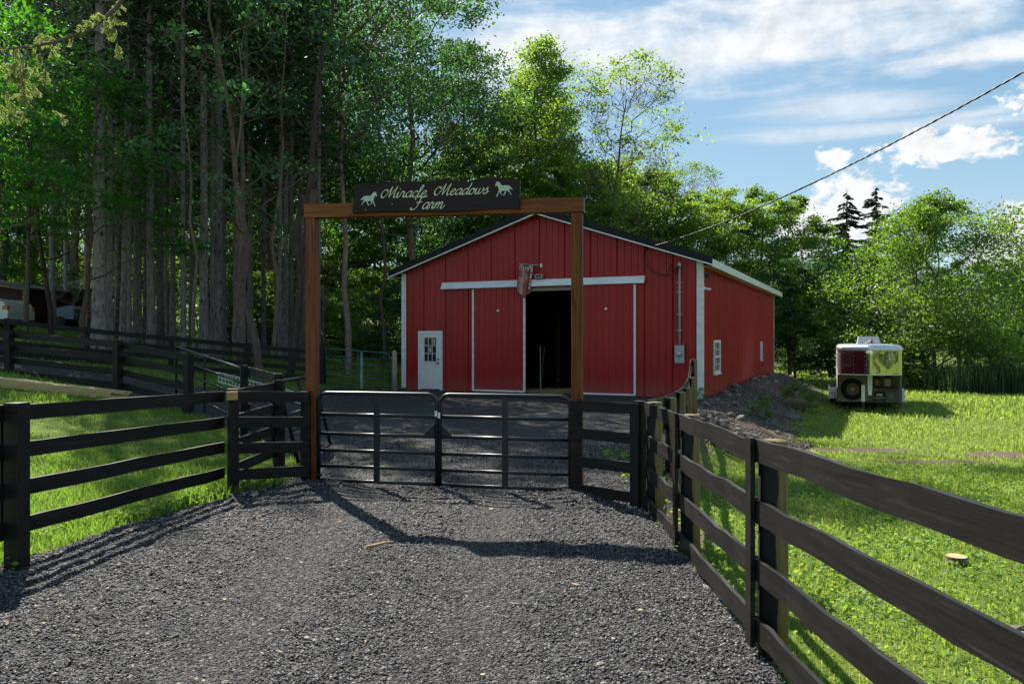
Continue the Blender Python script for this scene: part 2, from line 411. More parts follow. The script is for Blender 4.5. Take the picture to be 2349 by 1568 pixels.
simple('yellow_plastic', (0.75, 0.42, 0.02), 0.5)
simple('teal_cord', (0.45, 0.65, 0.62), 0.5)
simple('blue_panel', (0.012, 0.016, 0.03), 0.25)
simple('cable_black', (0.012, 0.012, 0.014), 0.5)
simple('cable_bare', (0.14, 0.14, 0.14), 0.5, 0.4)
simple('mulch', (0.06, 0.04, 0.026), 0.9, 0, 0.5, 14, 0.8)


def mirror_mat():
    m, nt, out = new_mat('polished_steel'); co = objco(nt)
    n = noise(nt, mapping(nt, co, (2.2, 2.2, 1.1)), 1.0, 2, 0.4).outputs[0]
    pbr(nt, out, (0.60, 0.61, 0.58), 0.06, 1.0, bump(nt, n, 0.6, 0.09)); return m


def flag_mat():
    m, nt, out = new_mat('printed_flag'); uv = nt.nodes.new('ShaderNodeUVMap').outputs[0]
    sep = nt.nodes.new('ShaderNodeSeparateXYZ'); nt.links.new(uv, sep.inputs[0]); X.nt = nt
    u, v = X(sep.outputs[0]), X(sep.outputs[1])
    n = noise(nt, mapping(nt, uv, (3, 2, 1)), 1.0, 4, 0.6, 0.5).outputs[0]
    c = ramp(nt, n, [(0.38, (0.42, 0.24, 0.24)), (0.5, (0.30, 0.07, 0.05)), (0.6, (0.10, 0.02, 0.03)), (0.68, (0.40, 0.13, 0.08))])
    left = 1.0 - (u * 1.0 + (X(n) - 0.5) * 0.3).sm(0.42, 0.46)
    low = 1.0 - v.sm(0.5, 0.58)
    c = mixc(nt, (left * low).s, c, (0.46, 0.29, 0.29))
    c = mixc(nt, ((1.0 - left) * low).s, c, (0.26, 0.055, 0.045))
    st = X.m('SINE', u * 44.0 + v * 6.0).sm(-0.1, 0.1)
    top = (v + (X.m('SINE', u * 22.0)) * 0.03).sm(0.83, 0.86)
    c = mixc(nt, (top * st).s, c, (0.62, 0.58, 0.5)); c = mixc(nt, (top * (1.0 - st)).s, c, (0.20, 0.012, 0.03))
    nav = v.sm(0.93, 0.935) * u.sm(0.25, 0.27) * (1.0 - u.sm(0.66, 0.68))
    c = mixc(nt, nav.s, c, (0.012, 0.014, 0.06))
    edge = 1.0 - u.sm(0.05, 0.06); c = mixc(nt, edge.s, c, (0.25, 0.008, 0.04))
    pbr(nt, out, c, 0.45, 0, None, 0.4); return m


mirror_mat(); flag_mat()


# ------------------------------------------------------------------ mesh helpers
def smoothstep(a, b, x):
    t = np.clip((np.asarray(x, float) - a) / (b - a), 0, 1); return t * t * (3 - 2 * t)


def fb(x, y, f=1.0, seed=0):
    """cheap smooth pseudo noise, about -1..1"""
    r = np.random.default_rng(seed + 100); v = 0.0
    for i in range(6):
        a = r.uniform(0, 6.28); k = f * (1.5 ** (i - 1)); p = r.uniform(0, 6.28, 2)
        v = v + np.sin(k * (x * math.cos(a) + y * math.sin(a)) + p[0]) * np.sin(k * 0.83 * (-x * math.sin(a) + y * math.cos(a)) + p[1]) / (1.25 ** i)
    return v / 2.2


def raw_mesh(name, v, f, mat, smooth=False):
    """v (n,3), f (m,k) with constant k"""
    v = np.asarray(v, np.float32); f = np.asarray(f, np.int32); k = f.shape[1]
    me = bpy.data.meshes.new(name)
    me.vertices.add(len(v)); me.vertices.foreach_set('co', v.ravel())
    me.loops.add(f.size); me.loops.foreach_set('vertex_index', f.ravel())
    me.polygons.add(len(f)); me.polygons.foreach_set('loop_start', np.arange(0, f.size, k, dtype=np.int32))
    if smooth: me.polygons.foreach_set('use_smooth', np.ones(len(f), bool))
    me.update(calc_edges=True)
    me.materials.append(MATS[mat]); return me


def link(name, me, parent=None, loc=(0, 0, 0), rot=(0, 0, 0), scale=(1, 1, 1)):
    o = bpy.data.objects.new(name, me); COL.objects.link(o)
    o.location = loc; o.rotation_euler = rot; o.scale = scale
    if parent is not None: o.parent = parent
    return o


def tag(o, label=None, cat=None, group=None, kind=None):
    if label: o['label'] = label
    if cat: o['category'] = cat
    if group: o['group'] = group
    if kind: o['kind'] = kind
    return o


def root(name, label, cat, loc=(0, 0, 0), rz=0.0, group=None):
    o = link(name, None, None, loc, (0, 0, rz)); o.empty_display_size = 0.2
    return tag(o, label, cat, group)


class MB:
    def __init__(s): s.v = []; s.f = []
    def add(s, v, f):
        b = len(s.v); s.v += [tuple(p) for p in v]; s.f += [tuple(i + b for i in q) for q in f]; return s
    def box(s, c, d, M=None):
        x, y, z = (k / 2 for k in d); c = Vector(c)
        P = [Vector(p) for p in ((-x, -y, -z), (x, -y, -z), (x, y, -z), (-x, y, -z), (-x, -y, z), (x, -y, z), (x, y, z), (-x, y, z))]
        if M is not None: P = [M @ p for p in P]
        return s.add([p + c for p in P], [(0, 3, 2, 1), (4, 5, 6, 7), (0, 1, 5, 4), (1, 2, 6, 5), (2, 3, 7, 6), (3, 0, 4, 7)])
    def bx(s, x0, x1, y0, y1, z0, z1): return s.box(((x0 + x1) / 2, (y0 + y1) / 2, (z0 + z1) / 2), (abs(x1 - x0), abs(y1 - y0), abs(z1 - z0)))
    def tube(s, pts, r, n=8, cap=True):
        pts = [Vector(p) for p in pts]; m = len(pts)
        rs = r if isinstance(r, (list, tuple, np.ndarray)) else [r] * m
        V = []; F = []; up = None
        for i, p in enumerate(pts):
            t = (pts[min(i + 1, m - 1)] - pts[max(i - 1, 0)]).normalized()
            if up is None: up = Vector((0, 0, 1)) if abs(t.z) < 0.9 else Vector((1, 0, 0))
            a = up - t * up.dot(t)
            a = a.normalized() if a.length > 1e-6 else t.orthogonal().normalized()
            b = t.cross(a); up = a
            for k in range(n):
                an = 2 * math.pi * k / n
                V.append(p + (a * math.cos(an) + b * math.sin(an)) * rs[i])
        for i in range(m - 1):
            for k in range(n):
                F.append((i * n + k, i * n + (k + 1) % n, (i + 1) * n + (k + 1) % n, (i + 1) * n + k))
        if cap:
            F.append(tuple(range(n))[::-1]); F.append(tuple((m - 1) * n + k for k in range(n)))
        return s.add(V, F)
    def prism(s, poly, a0, a1, axis='y'):
        """extrude a 2D polygon: axis y -> (x,z) polygon between y=a0..a1"""
        n = len(poly)
        def P(p, a): return (p[0], a, p[1]) if axis == 'y' else ((p[0], p[1], a) if axis == 'z' else (a, p[0], p[1]))
        V = [P(p, a0) for p in poly] + [P(p, a1) for p in poly]
        F = [tuple(range(n)), tuple(range(2 * n - 1, n - 1, -1))] + [(i, i + n, (i + 1) % n + n, (i + 1) % n) for i in range(n)]
        return s.add(V, F)
    def lathe(s, prof, c=(0, 0, 0), n=20, axis='z'):
        V = []; F = []; m = len(prof)
        for r_, h in prof:
            for k in range(n):
                a = 2 * math.pi * k / n; x, y = r_ * math.cos(a), r_ * math.sin(a)
                p = (x, y, h) if axis == 'z' else ((x, h, y) if axis == 'y' else (h, x, y))
                V.append((p[0] + c[0], p[1] + c[1], p[2] + c[2]))
        for i in range(m - 1):
            for k in range(n): F.append((i * n + k, i * n + (k + 1) % n, (i + 1) * n + (k + 1) % n, (i + 1) * n + k))
        F.append(tuple(range(n))); F.append(tuple((m - 1) * n + k for k in range(n)))
        return s.add(V, F)
    def mesh(s, name, mat, smooth=False, fix=True):
        me = bpy.data.meshes.new(name); me.from_pydata(s.v, [], s.f)
        if fix:
            import bmesh
            b = bmesh.new(); b.from_mesh(me); bmesh.ops.recalc_face_normals(b, faces=b.faces); b.to_mesh(me); b.free()
        if smooth:
            for p in me.polygons: p.use_smooth = True
        me.materials.append(MATS[mat]); return me
    def build(s, name, mat, parent=None, loc=(0, 0, 0), rot=(0, 0, 0), smooth=False):
        return link(name, s.mesh(name, mat, smooth), parent, loc, rot)


def px(x, D): return (x - 1174.5) / FPX * D
def pz(y, D): return CAMZ - (y - 779) / FPX * D


# ------------------------------------------------------------------ terrain
BX, BY, BA = 0.94, 26.85, R(-24.95)     # barn front centre and turn
BW, BL, BE, BP = 5.49, 18.3, 4.30, 6.13  # half width, length, eave and ridge height
bc, bs = math.cos(BA), math.sin(BA)


def to_barn(x, y):
    dx, dy = x - BX, y - BY; return dx * bc + dy * bs, -dx * bs + dy * bc


def from_barn(lx, ly): return BX + lx * bc - ly * bs, BY + lx * bs + ly * bc


def edge_x(y):
    return np.interp(y, [-50, 8.6, 20.6, 24.45, 41, 60], [1.47, 1.47, 4.72, 5.95, 13.65, 14.5])


def height(x, y):
    x = np.asarray(x, float); y = np.asarray(y, float)
    s = x - edge_x(y)
    zf = -0.30 - 0.45 * smoothstep(9, 24, y) - 0.30 * smoothstep(28, 50, y)
    wid = 0.45 + 2.9 * smoothstep(11, 22, y)
    drop = smoothstep(-0.02, 1, s / wid) * (1 - smoothstep(46, 70, y)) + smoothstep(46, 70, y) * smoothstep(-12, 12, s)
    lx = np.maximum(0, -x - 4.4)
    lx = np.where(lx > 16, 16 + (lx - 16) * 0.35, lx)
    zl = 0.145 * lx * smoothstep(6, 15, y)
    zb = 0.78 * smoothstep(26, 34, y) * smoothstep(2.5, 7.0, -x)
    z = (zl ** 3 + zb ** 3) ** (1 / 3)
    z = z + zf * drop
    z = z + 0.035 * fb(x, y, 0.55, 3) * smoothstep(0.4, 2, np.abs(s) + 0 * x) * np.where(s > 0, 1, 0.5)
    return z


DRIVE = np.array([(1.46, -8), (1.46, 8.6), (2.2, 11.4), (3.6, 16.5), (4.65, 20.4), (5.8, 24.3), (-4.0, 29.0), (-4.6, 27.7), (-6.0, 26.4), (-6.9, 22),
                  (-9.0, 20.5), (-13, 21.3), (-24, 23), (-24, 20.2), (-12, 18.9), (-8.7, 17.6), (-6.6, 16.2), (-5.0, 14.9), (-3.75, 13.1), (-3.1, 11.6),
                  (-2.85, 10.3), (-3.3, 9.35), (-3.72, 8.1), (-4.15, 6.6), (-4.7, 3), (-5.4, -8)])


def inside(poly, x, y):
    x = np.asarray(x, float); y = np.asarray(y, float); c = np.zeros(x.shape, bool); n = len(poly); j = n - 1
    for i in range(n):
        xi, yi = poly[i]; xj, yj = poly[j]
        c ^= ((yi > y) != (yj > y)) & (x < (xj - xi) * (y - yi) / (yj - yi + 1e-12) + xi)
        j = i
    return c


def in_barn(x, y, m=0.0):
    a, b = to_barn(x, y); return (np.abs(a) < BW + m) & (b > -m) & (b < BL + m)


def bank(x, y):
    """1 on the bare dirt slope beside the barn"""
    s = x - edge_x(y); n = 0.5 * fb(x, y, 1.3, 9)
    return smoothstep(-0.2, 0.1, s) * (1 - smoothstep(2.0, 3.1, s + n + 0.9 * smoothstep(30, 41, y) * 0)) * smoothstep(12.5, 16.5, y + 2 * n) * (1 - smoothstep(40.5, 43, y + n))


def dirtmap(x, y):
    n = fb(x, y, 1.7, 5)
    d = bank(x, y)
    for (cx, cy, rx, ry) in ((10.6, 15.8, 2.4, 1.1), (7.9, 14.6, 1.4, 0.3), (6.4, 17.2, 2.4, 0.6), (9.6, 14.2, 1.2, 0.2), (12.5, 33, 2.2, 0.8), (15.5, 36.5, 2.5, 0.6), (13.6, 25.5, 0.9, 0.15), (19.5, 29, 1.0, 0.25)):
        d = np.maximum(d, 1 - smoothstep(0.55, 1.25, np.hypot((x - cx) / rx, (y - cy) / ry) + 0.3 * n))
    s = x - edge_x(y)
    d = np.maximum(d, (1 - smoothstep(0.1, 0.55, np.abs(s - 0.15) + 0.25 * n)) * smoothstep(6, 8, y) * (1 - smoothstep(24, 26, y)) * 0.9)
    d = np.maximum(d, 0.6 * (1 - smoothstep(21.7, 22.6, y + 0.3 * n)) * smoothstep(19.5, 20.5, y) * (1 - smoothstep(-9, -7, x)) * 1.0)
    return np.clip(d, 0, 1)


def axis(*segs):
    return np.unique(np.concatenate([np.arange(a, b, st) for a, b, st in segs]))


def grid_mesh(name, xs, ys, zf, mat, keep=None, smooth=True):
    GX, GY = np.meshgrid(xs, ys); Z = zf(GX, GY)
    v = np.stack([GX, GY, Z], -1).reshape(-1, 3); nx = len(xs)
    i, j = np.meshgrid(np.arange(len(xs) - 1), np.arange(len(ys) - 1)); a = (j * nx + i).ravel()
    f = np.stack([a, a + 1, a + nx + 1, a + nx], -1)
    if keep is not None:
        cx = (v[f[:, 0], 0] + v[f[:, 2], 0]) / 2; cy = (v[f[:, 0], 1] + v[f[:, 2], 1]) / 2
        f = f[keep(cx, cy)]
        used = np.unique(f); mp = np.full(len(v), -1); mp[used] = np.arange(len(used)); v = v[used]; f = mp[f]
    return raw_mesh(name, v, f, mat, smooth), v


xs = axis((-2500, -300, 200), (-300, -60, 20), (-60, -26, 2), (-26, -6, 0.5), (-6, 1.2, 0.3), (1.2, 2.2, 0.08), (2.2, 16, 0.25), (16, 34, 0.5), (34, 80, 2), (80, 300, 20), (300, 2600, 200))
ys = axis((-60, -8, 4), (-8, 0, 0.5), (0, 30, 0.25), (30, 50, 0.5), (50, 100, 2), (100, 400, 20), (400, 3200, 200))
gm, gv = grid_mesh('ground', xs, ys, lambda x, y: height(x, y) - 0.03 * inside(DRIVE, x, y) - 0.04 * in_barn(x, y, -0.1), 'lawn_soil')
at_ = gm.attributes.new('dirt', 'FLOAT', 'POINT'); at_.data.foreach_set('value', dirtmap(gv[:, 0], gv[:, 1]).astype(np.float32))
GROUND = tag(link('ground', gm), 'grassy ground with bare dirt patches around the drive', kind='structure')


def track(x, y):
    """1 in the two packed wheel tracks"""
    c = -0.95 + 0.05 * (y - 5) - 0.25 * smoothstep(4, 9, y); w = fb(x, y, 1.2, 24) * 0.12
    return np.maximum(np.exp(-((x - c - 0.78 + w) / 0.33) ** 2), np.exp(-((x - c + 0.78 + w) / 0.33) ** 2))


def drive_z(x, y):
    rut = -0.022 * track(x, y) * (1 - smoothstep(10, 14, y))
    lump = (0.020 * fb(x, y, 2.6, 21) + 0.014 * fb(x, y, 7.5, 22) + 0.011 * fb(x, y, 19, 23)) * (1 - 0.6 * track(x, y))
    mound = 0.075 * np.exp(-((x - 0.82) ** 2 / 0.12 + (y - 9.25) ** 2 / 0.2)) + 0.06 * np.exp(-((x + 2.6) ** 2 / 0.3 + (y - 9.95) ** 2 / 0.1))
    return height(x, y) + 0.012 + rut + lump + mound


dx_ = axis((-24, -7, 0.3), (-7, -5, 0.12), (-5, 2.5, 0.055), (2.5, 6.2, 0.12)); dy_ = axis((-8, 2.5, 0.4), (2.5, 11, 0.055), (11, 18, 0.12), (18, 30, 0.25))
dm, _ = grid_mesh('driveway', dx_, dy_, drive_z, 'dark_gravel_surface',
                  lambda x, y: inside(DRIVE, x + 0.09 * fb(x, y, 4, 31), y + 0.09 * fb(x, y, 5, 32)) & ~in_barn(x, y, -0.02))
DRV = tag(link('driveway', dm), 'dark gravel drive running through the gate to the barn', kind='structure')


# scattered stones ------------------------------------------------------------
def stones(pos, size, flat=0.65):
    n = len(pos); V = np.zeros((n, 6, 3))
    base = np.array([(1, 0, 0), (0, 1, 0), (-1, 0, 0), (0, -1, 0), (0, 0, 1), (0, 0, -1)], float)
    V[:] = base
    V += rng.uniform(-0.32, 0.32, V.shape)
    V[:, :, 2] *= flat
    a = rng.uniform(0, 6.28, n); ca, sa = np.cos(a), np.sin(a)
    x = V[:, :, 0] * ca[:, None] - V[:, :, 1] * sa[:, None] * 0.8; y = V[:, :, 0] * sa[:, None] + V[:, :, 1] * ca[:, None] * 0.8
    t = rng.uniform(-0.5, 0.5, n)[:, None]
    V = np.stack([x, y, V[:, :, 2] + x * t], -1) * size[:, None, None] + pos[:, None, :]
    F = np.array([(0, 1, 4), (1, 2, 4), (2, 3, 4), (3, 0, 4), (1, 0, 5), (2, 1, 5), (3, 2, 5), (0, 3, 5)])
    F = (np.arange(n) * 6)[:, None, None] + F[None]
    return V.reshape(-1, 3), F.reshape(-1, 3)


P = []; S = []
for (y0, y1, dens, s0, s1) in ((3.2, 5.2, 4100, 0.004, 0.0108), (5.2, 7.4, 2700, 0.005, 0.012), (7.4, 10.2, 1300, 0.007, 0.015), (10.2, 15, 300, 0.009, 0.018)):
    xa, xb = -0.7 * y1 - 0.6, 2.9
    n = int((xb - xa) * (y1 - y0) * dens)
    p = np.stack([rng.uniform(xa, xb, n), rng.uniform(y0, y1, n)], -1)
    k = inside(DRIVE, p[:, 0] + 0.05 * fb(p[:, 0], p[:, 1], 6, 33) - 0.03, p[:, 1]) & (p[:, 0] > -0.7 * p[:, 1] - 0.3)
    p = p[k]; P.append(p); tm = track(p[:, 0], p[:, 1]); S.append((s0 + (s1 - s0) * rng.random(len(p)) ** 1.9) * (1.22 - 0.42 * tm) * np.where(rng.random(len(p)) < 0.012 * (1 - tm), 1.9, 1))
P = np.concatenate(P); S = np.concatenate(S)
z = drive_z(P[:, 0], P[:, 1]) + S * 0.25
v, f = stones(np.column_stack([P, z]), S)
tag(link('gravel', raw_mesh('gravel', v, f, 'gravel_stone')), 'loose dark gravel stones covering the drive', 'gravel', kind='stuff')

# small debris on the drive
n = 260; p = np.stack([rng.uniform(-4.5, 1.5, n), rng.uniform(3.4, 16, n)], -1); p = p[inside(DRIVE, p[:, 0], p[:, 1])]
n = len(p); L = rng.uniform(0.006, 0.020, n) * np.where(rng.random(n) < 0.10, 1.8, 1); a = rng.uniform(0, 6.28, n); w = L * rng.uniform(0.15, 0.6, n)
ax = np.stack([np.cos(a), np.sin(a), rng.uniform(-0.2, 0.3, n)], -1); bx_ = np.stack([-np.sin(a), np.cos(a), rng.uniform(-0.2, 0.4, n)], -1)
c = np.column_stack([p, drive_z(p[:, 0], p[:, 1]) + 0.018])
v = np.stack([c - ax * L[:, None], c + bx_ * w[:, None], c + ax * L[:, None], c - bx_ * w[:, None]], 1).reshape(-1, 3)
tag(link('leaf_litter', raw_mesh('leaf_litter', v, np.arange(n * 4).reshape(-1, 4), 'litter')), 'small dry leaves and wood chips strewn over the gravel', 'leaf litter', kind='stuff')


# ------------------------------------------------------------------ dirt bank beside the barn
bxs = axis((1.5, 17.5, 0.14)); bys = axis((12, 44, 0.16))
def bank_z(x, y):
    return height(x, y) + 0.015 + 0.05 * fb(x, y, 2.2, 41) + 0.035 * fb(x, y, 5.5, 42) + 0.30 * np.exp(-((x - edge_x(y) - 0.75) / 0.6) ** 2) * smoothstep(26, 30, y) * (1 - smoothstep(38, 41, y))
bm_, _ = grid_mesh('dirt_bank', bxs, bys, bank_z, 'brown_dirt', lambda x, y: (bank(x, y) > 0.45) & ~in_barn(x, y, -0.25))
BANK = tag(link('dirt_bank', bm_), 'bare brown dirt bank along the barn side', kind='structure')


def rock_mesh(seed):
    import bmesh
    r = np.random.default_rng(seed); b = bmesh.new(); bmesh.ops.create_icosphere(b, subdivisions=1, radius=1)
    q = r.normal(size=(7, 3)); q /= np.linalg.norm(q, axis=1)[:, None]; dd = r.uniform(0.45, 0.8, 7)
    for vv in b.verts:
        p = np.array(vv.co)
        for k in range(7):
            t = p @ q[k]
            if t > dd[k]: p = p - q[k] * (t - dd[k])
        vv.co = p + r.normal(size=3) * 0.03
    me = bpy.data.meshes.new('rock'); b.to_mesh(me); b.free(); me.materials.append(MATS['grey_brown_rock']); return me


RM = [rock_mesh(i) for i in range(6)]
cnt = 0
while cnt < 190:
    y_ = random.uniform(13.5, 42); x_ = float(edge_x(y_)) + abs(random.gauss(0.6, 0.9)) + 0.1
    if bank(np.array(x_), np.array(y_)) < 0.5 or bool(in_barn(x_, y_, 0.15)): continue
    s = random.choice((0.04, 0.05, 0.06, 0.07, 0.08, 0.1, 0.14)) * random.uniform(0.8, 1.5)
    o = link('rock', RM[cnt % 6], BANK, (x_, y_, float(bank_z(np.array(x_), np.array(y_))) + s * 0.2), (random.uniform(-.4, .4), random.uniform(-.4, .4), random.uniform(0, 6)), (s * random.uniform(.9, 1.6), s, s * random.uniform(.5, .8)))
    cnt += 1
n = 9000; yy = rng.uniform(12.5, 42.5, n); xx = edge_x(yy) + rng.uniform(0, 3.2, n); k = (bank(xx, yy) > 0.42) & ~in_barn(xx, yy, 0.05); xx = xx[k]; yy = yy[k]
ss = 0.012 + 0.035 * rng.random(len(xx)) ** 2.5
v, f = stones(np.column_stack([xx, yy, bank_z(xx, yy) + ss * 0.3]), ss, 0.7)
o = tag(link('rubble', raw_mesh('rubble', v, f, 'gravel_stone'), BANK), kind='stuff')
MATS['bank_rubble'] = stone_mat('bank_rubble', [(0, (0.06, 0.05, 0.042)), (0.6, (0.15, 0.125, 0.11)), (1, (0.34, 0.31, 0.28))], 0.85, 0.2)
o.data.materials[0] = MATS['bank_rubble']


# ------------------------------------------------------------------ grass
def blades(p, z, h, w, bend, mat, name):
    n = len(p); a = rng.uniform(0, 6.28, n); la = rng.uniform(0, 6.28, n); le = bend * rng.random(n)
    side = np.stack([np.cos(a), np.sin(a), 0 * a], -1) * (w / 2)[:, None]
    lean = np.stack([np.cos(la), np.sin(la), 0 * a], -1) * (h * le)[:, None]
    b = np.column_stack([p, z]); up = np.zeros((n, 3)); up[:, 2] = h
    m_ = b + up * 0.55 + lean * 0.3; t = b + up * (1 - 0.25 * le)[:, None] + lean
    V = np.stack([b - side, b + side, m_ - side * 0.8, m_ + side * 0.8, t], 1).reshape(-1, 3)
    F = ((np.arange(n) * 5)[:, None, None] + np.array([(0, 1, 3), (0, 3, 2), (2, 3, 4)])[None]).reshape(-1, 3)
    return V, F


def grass_region(bands, xr, test, hmul, seed):
    Vs = []; Fs = []; off = 0
    for (y0, y1, dens, h0, h1, w) in bands:
        xa, xb = xr(y1); n = int((xb - xa) * (y1 - y0) * dens)
        x = rng.uniform(xa, xb, n); y = rng.uniform(y0, y1, n)
        k = test(x, y) & (np.abs(x) < 0.72 * y + 1.2); x = x[k]; y = y[k]
        pat = fb(x, y, 0.9, seed); d = dirtmap(x, y)
        k = (rng.random(len(x)) < 0.75 + 0.35 * pat) & (rng.random(len(x)) > d * 1.05 - 0.03) & ~inside(DRIVE, x + 0.05 * fb(x, y, 5, 55) - 0.02, y) & ~in_barn(x, y, 0.05)
        x = x[k]; y = y[k]; pat = pat[k]
        h = (h0 + (h1 - h0) * rng.random(len(x)) ** 1.5) * (1 + 0.45 * pat) * hmul
        V, F = blades(np.column_stack([x, y]), height(x, y) - 0.01, h, w * (0.7 + 0.6 * rng.random(len(x))), 0.9, None, None)
        Vs.append(V); Fs.append(F + off); off += len(V)
    return np.concatenate(Vs), np.concatenate(Fs)


V, F = grass_region(((1.8, 5, 3300, 0.02, 0.075, 0.007), (5, 9, 2200, 0.02, 0.085, 0.0085), (9, 15, 900, 0.025, 0.10, 0.013), (15, 25, 300, 0.035, 0.13, 0.022), (25, 45, 75, 0.05, 0.2, 0.045), (45, 80, 9, 0.1, 0.3, 0.10)),
                    lambda y: (1.2, 0.72 * y + 1.2), lambda x, y: x > edge_x(y) + 0.03, 1.0, 61)
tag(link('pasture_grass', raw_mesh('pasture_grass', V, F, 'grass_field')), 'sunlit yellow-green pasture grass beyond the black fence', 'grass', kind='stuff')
V, F = grass_region(((4.5, 8, 2600, 0.04, 0.16, 0.0085), (8, 12, 1600, 0.04, 0.15, 0.010), (12, 18, 500, 0.04, 0.13, 0.016), (18, 30, 140, 0.05, 0.16, 0.03), (30, 46, 35, 0.08, 0.22, 0.06)),
                    lambda y: (-0.72 * y - 1.2, -2.5), lambda x, y: x < -2.0, 1.0, 62)
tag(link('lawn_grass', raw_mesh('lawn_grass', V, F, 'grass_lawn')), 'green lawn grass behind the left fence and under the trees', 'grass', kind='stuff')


def leaf_quads(c, L, W, axis_=None, droop=0.3, seed=0):
    n = len(c); r = np.random.default_rng(seed)
    if axis_ is None:
        axis_ = r.normal(size=(n, 3)); axis_[:, 2] = axis_[:, 2] * 0.6 - droop
    a = axis_ / (np.linalg.norm(axis_, axis=1)[:, None] + 1e-9)
    q = r.normal(size=(n, 3)); q[:, 2] *= 0.45
    b = np.cross(a, np.cross(q, a)); b /= (np.linalg.norm(b, axis=1)[:, None] + 1e-9)
    a = a * (L / 2)[:, None]; b = b * (W / 2)[:, None]
    V = np.stack([c - a, c + b - a * 0.1, c + a, c - b - a * 0.1], 1).reshape(-1, 3)
    return V, np.arange(n * 4).reshape(-1, 4)


# broad-leaved weeds and clover along the fence and in the near pasture
n = 75000
y = 1.8 + 12 * rng.random(n) ** 1.4; x = rng.uniform(1.45, 0.72 * 12 + 1, n)
k = (x < 0.72 * y + 1) & (rng.random(n) < np.clip(0.5 + 0.75 * fb(x, y, 2.0, 71), 0.10, 1)) & (rng.random(n) > dirtmap(x, y) * 0.75); x = x[k]; y = y[k]
L = rng.uniform(0.018, 0.05, len(x)) * (1 + 0.4 * (y > 6)); c = np.column_stack([x, y, height(x, y) + rng.uniform(0.01, 0.075, len(x))])
axq = rng.normal(size=(len(x), 3)); axq[:, 2] *= 0.35
V, F = leaf_quads(c, L, L * 0.62, axq, seed=5)
tag(link('pasture_weeds', raw_mesh('pasture_weeds', V, F, 'weed_leaf')), 'low broad-leaved weeds and clover in the near pasture', 'weeds', kind='stuff')
# weeds along the left edge of the drive, spilling on the gravel
n = 9000; t = rng.random(n); ed = DRIVE[[20, 21, 22, 23, 24]]; q = t * 3.6; i = q.astype(int); fr = (q - i)[:, None]
p = ed[i] * (1 - fr) + ed[np.minimum(i + 1, 4)] * fr; nn = rng.normal(0, 0.22, n) - 0.18
p = p + np.column_stack([nn, nn * -0.15]); cl = fb(p[:, 0], p[:, 1], 3.5, 73) > -0.15 + 1.2 * np.maximum(0, nn + 0.15); p = p[cl]
L = rng.uniform(0.02, 0.065, len(p)); c = np.column_stack([p, height(p[:, 0], p[:, 1]) + rng.uniform(0.01, 0.10, len(p))])
axq = rng.normal(size=(len(p), 3)); axq[:, 2] *= 0.4
V, F = leaf_quads(c, L, L * 0.6, axq, seed=6)
tag(link('verge_weeds', raw_mesh('verge_weeds', V, F, 'weed_leaf')), 'leafy weeds along the left verge of the gravel drive', 'weeds', kind='stuff')


# ------------------------------------------------------------------ trees
def tube_np(path, rad, n):
    path = np.asarray(path, float); m = len(path)
    t = np.gradient(path, axis=0); t /= (np.linalg.norm(t, axis=1)[:, None] + 1e-9)
    ref = np.tile(np.array([0.0, 0, 1]), (m, 1)); ref[np.abs(t[:, 2]) > 0.9] = (1, 0, 0)
    a = np.cross(t, ref); a /= (np.linalg.norm(a, axis=1)[:, None] + 1e-9); b = np.cross(t, a)
    an = np.arange(n) * 2 * math.pi / n
    V = path[:, None, :] + (a[:, None, :] * np.cos(an)[None, :, None] + b[:, None, :] * np.sin(an)[None, :, None]) * np.asarray(rad)[:, None, None]
    i, k = np.meshgrid(np.arange(m - 1), np.arange(n), indexing='ij')
    F = np.stack([i * n + k, i * n + (k + 1) % n, (i + 1) * n + (k + 1) % n, (i + 1) * n + k], -1).reshape(-1, 4)
    return V.reshape(-1, 3), F


class Wood:
    def __init__(s): s.V = []; s.F = []; s.o = 0
    def add(s, path, rad, n=6):
        v, f = tube_np(path, rad, n); s.V.append(v); s.F.append(f + s.o); s.o += len(v)
    def mesh(s, name, mat): return raw_mesh(name, np.concatenate(s.V), np.concatenate(s.F), mat, True)


def bez(a, b, r, sag=0.0, wob=0.08, m=6):
    a = np.asarray(a, float); b = np.asarray(b, float); t = np.linspace(0, 1, m)[:, None]
    d = np.linalg.norm(b - a); p = a + (b - a) * t
    p[1:-1] += r.normal(size=(m - 2, 3)) * wob * d * 0.5
    p[:, 2] += sag * d * (4 * t * (1 - t))[:, 0]
    return p


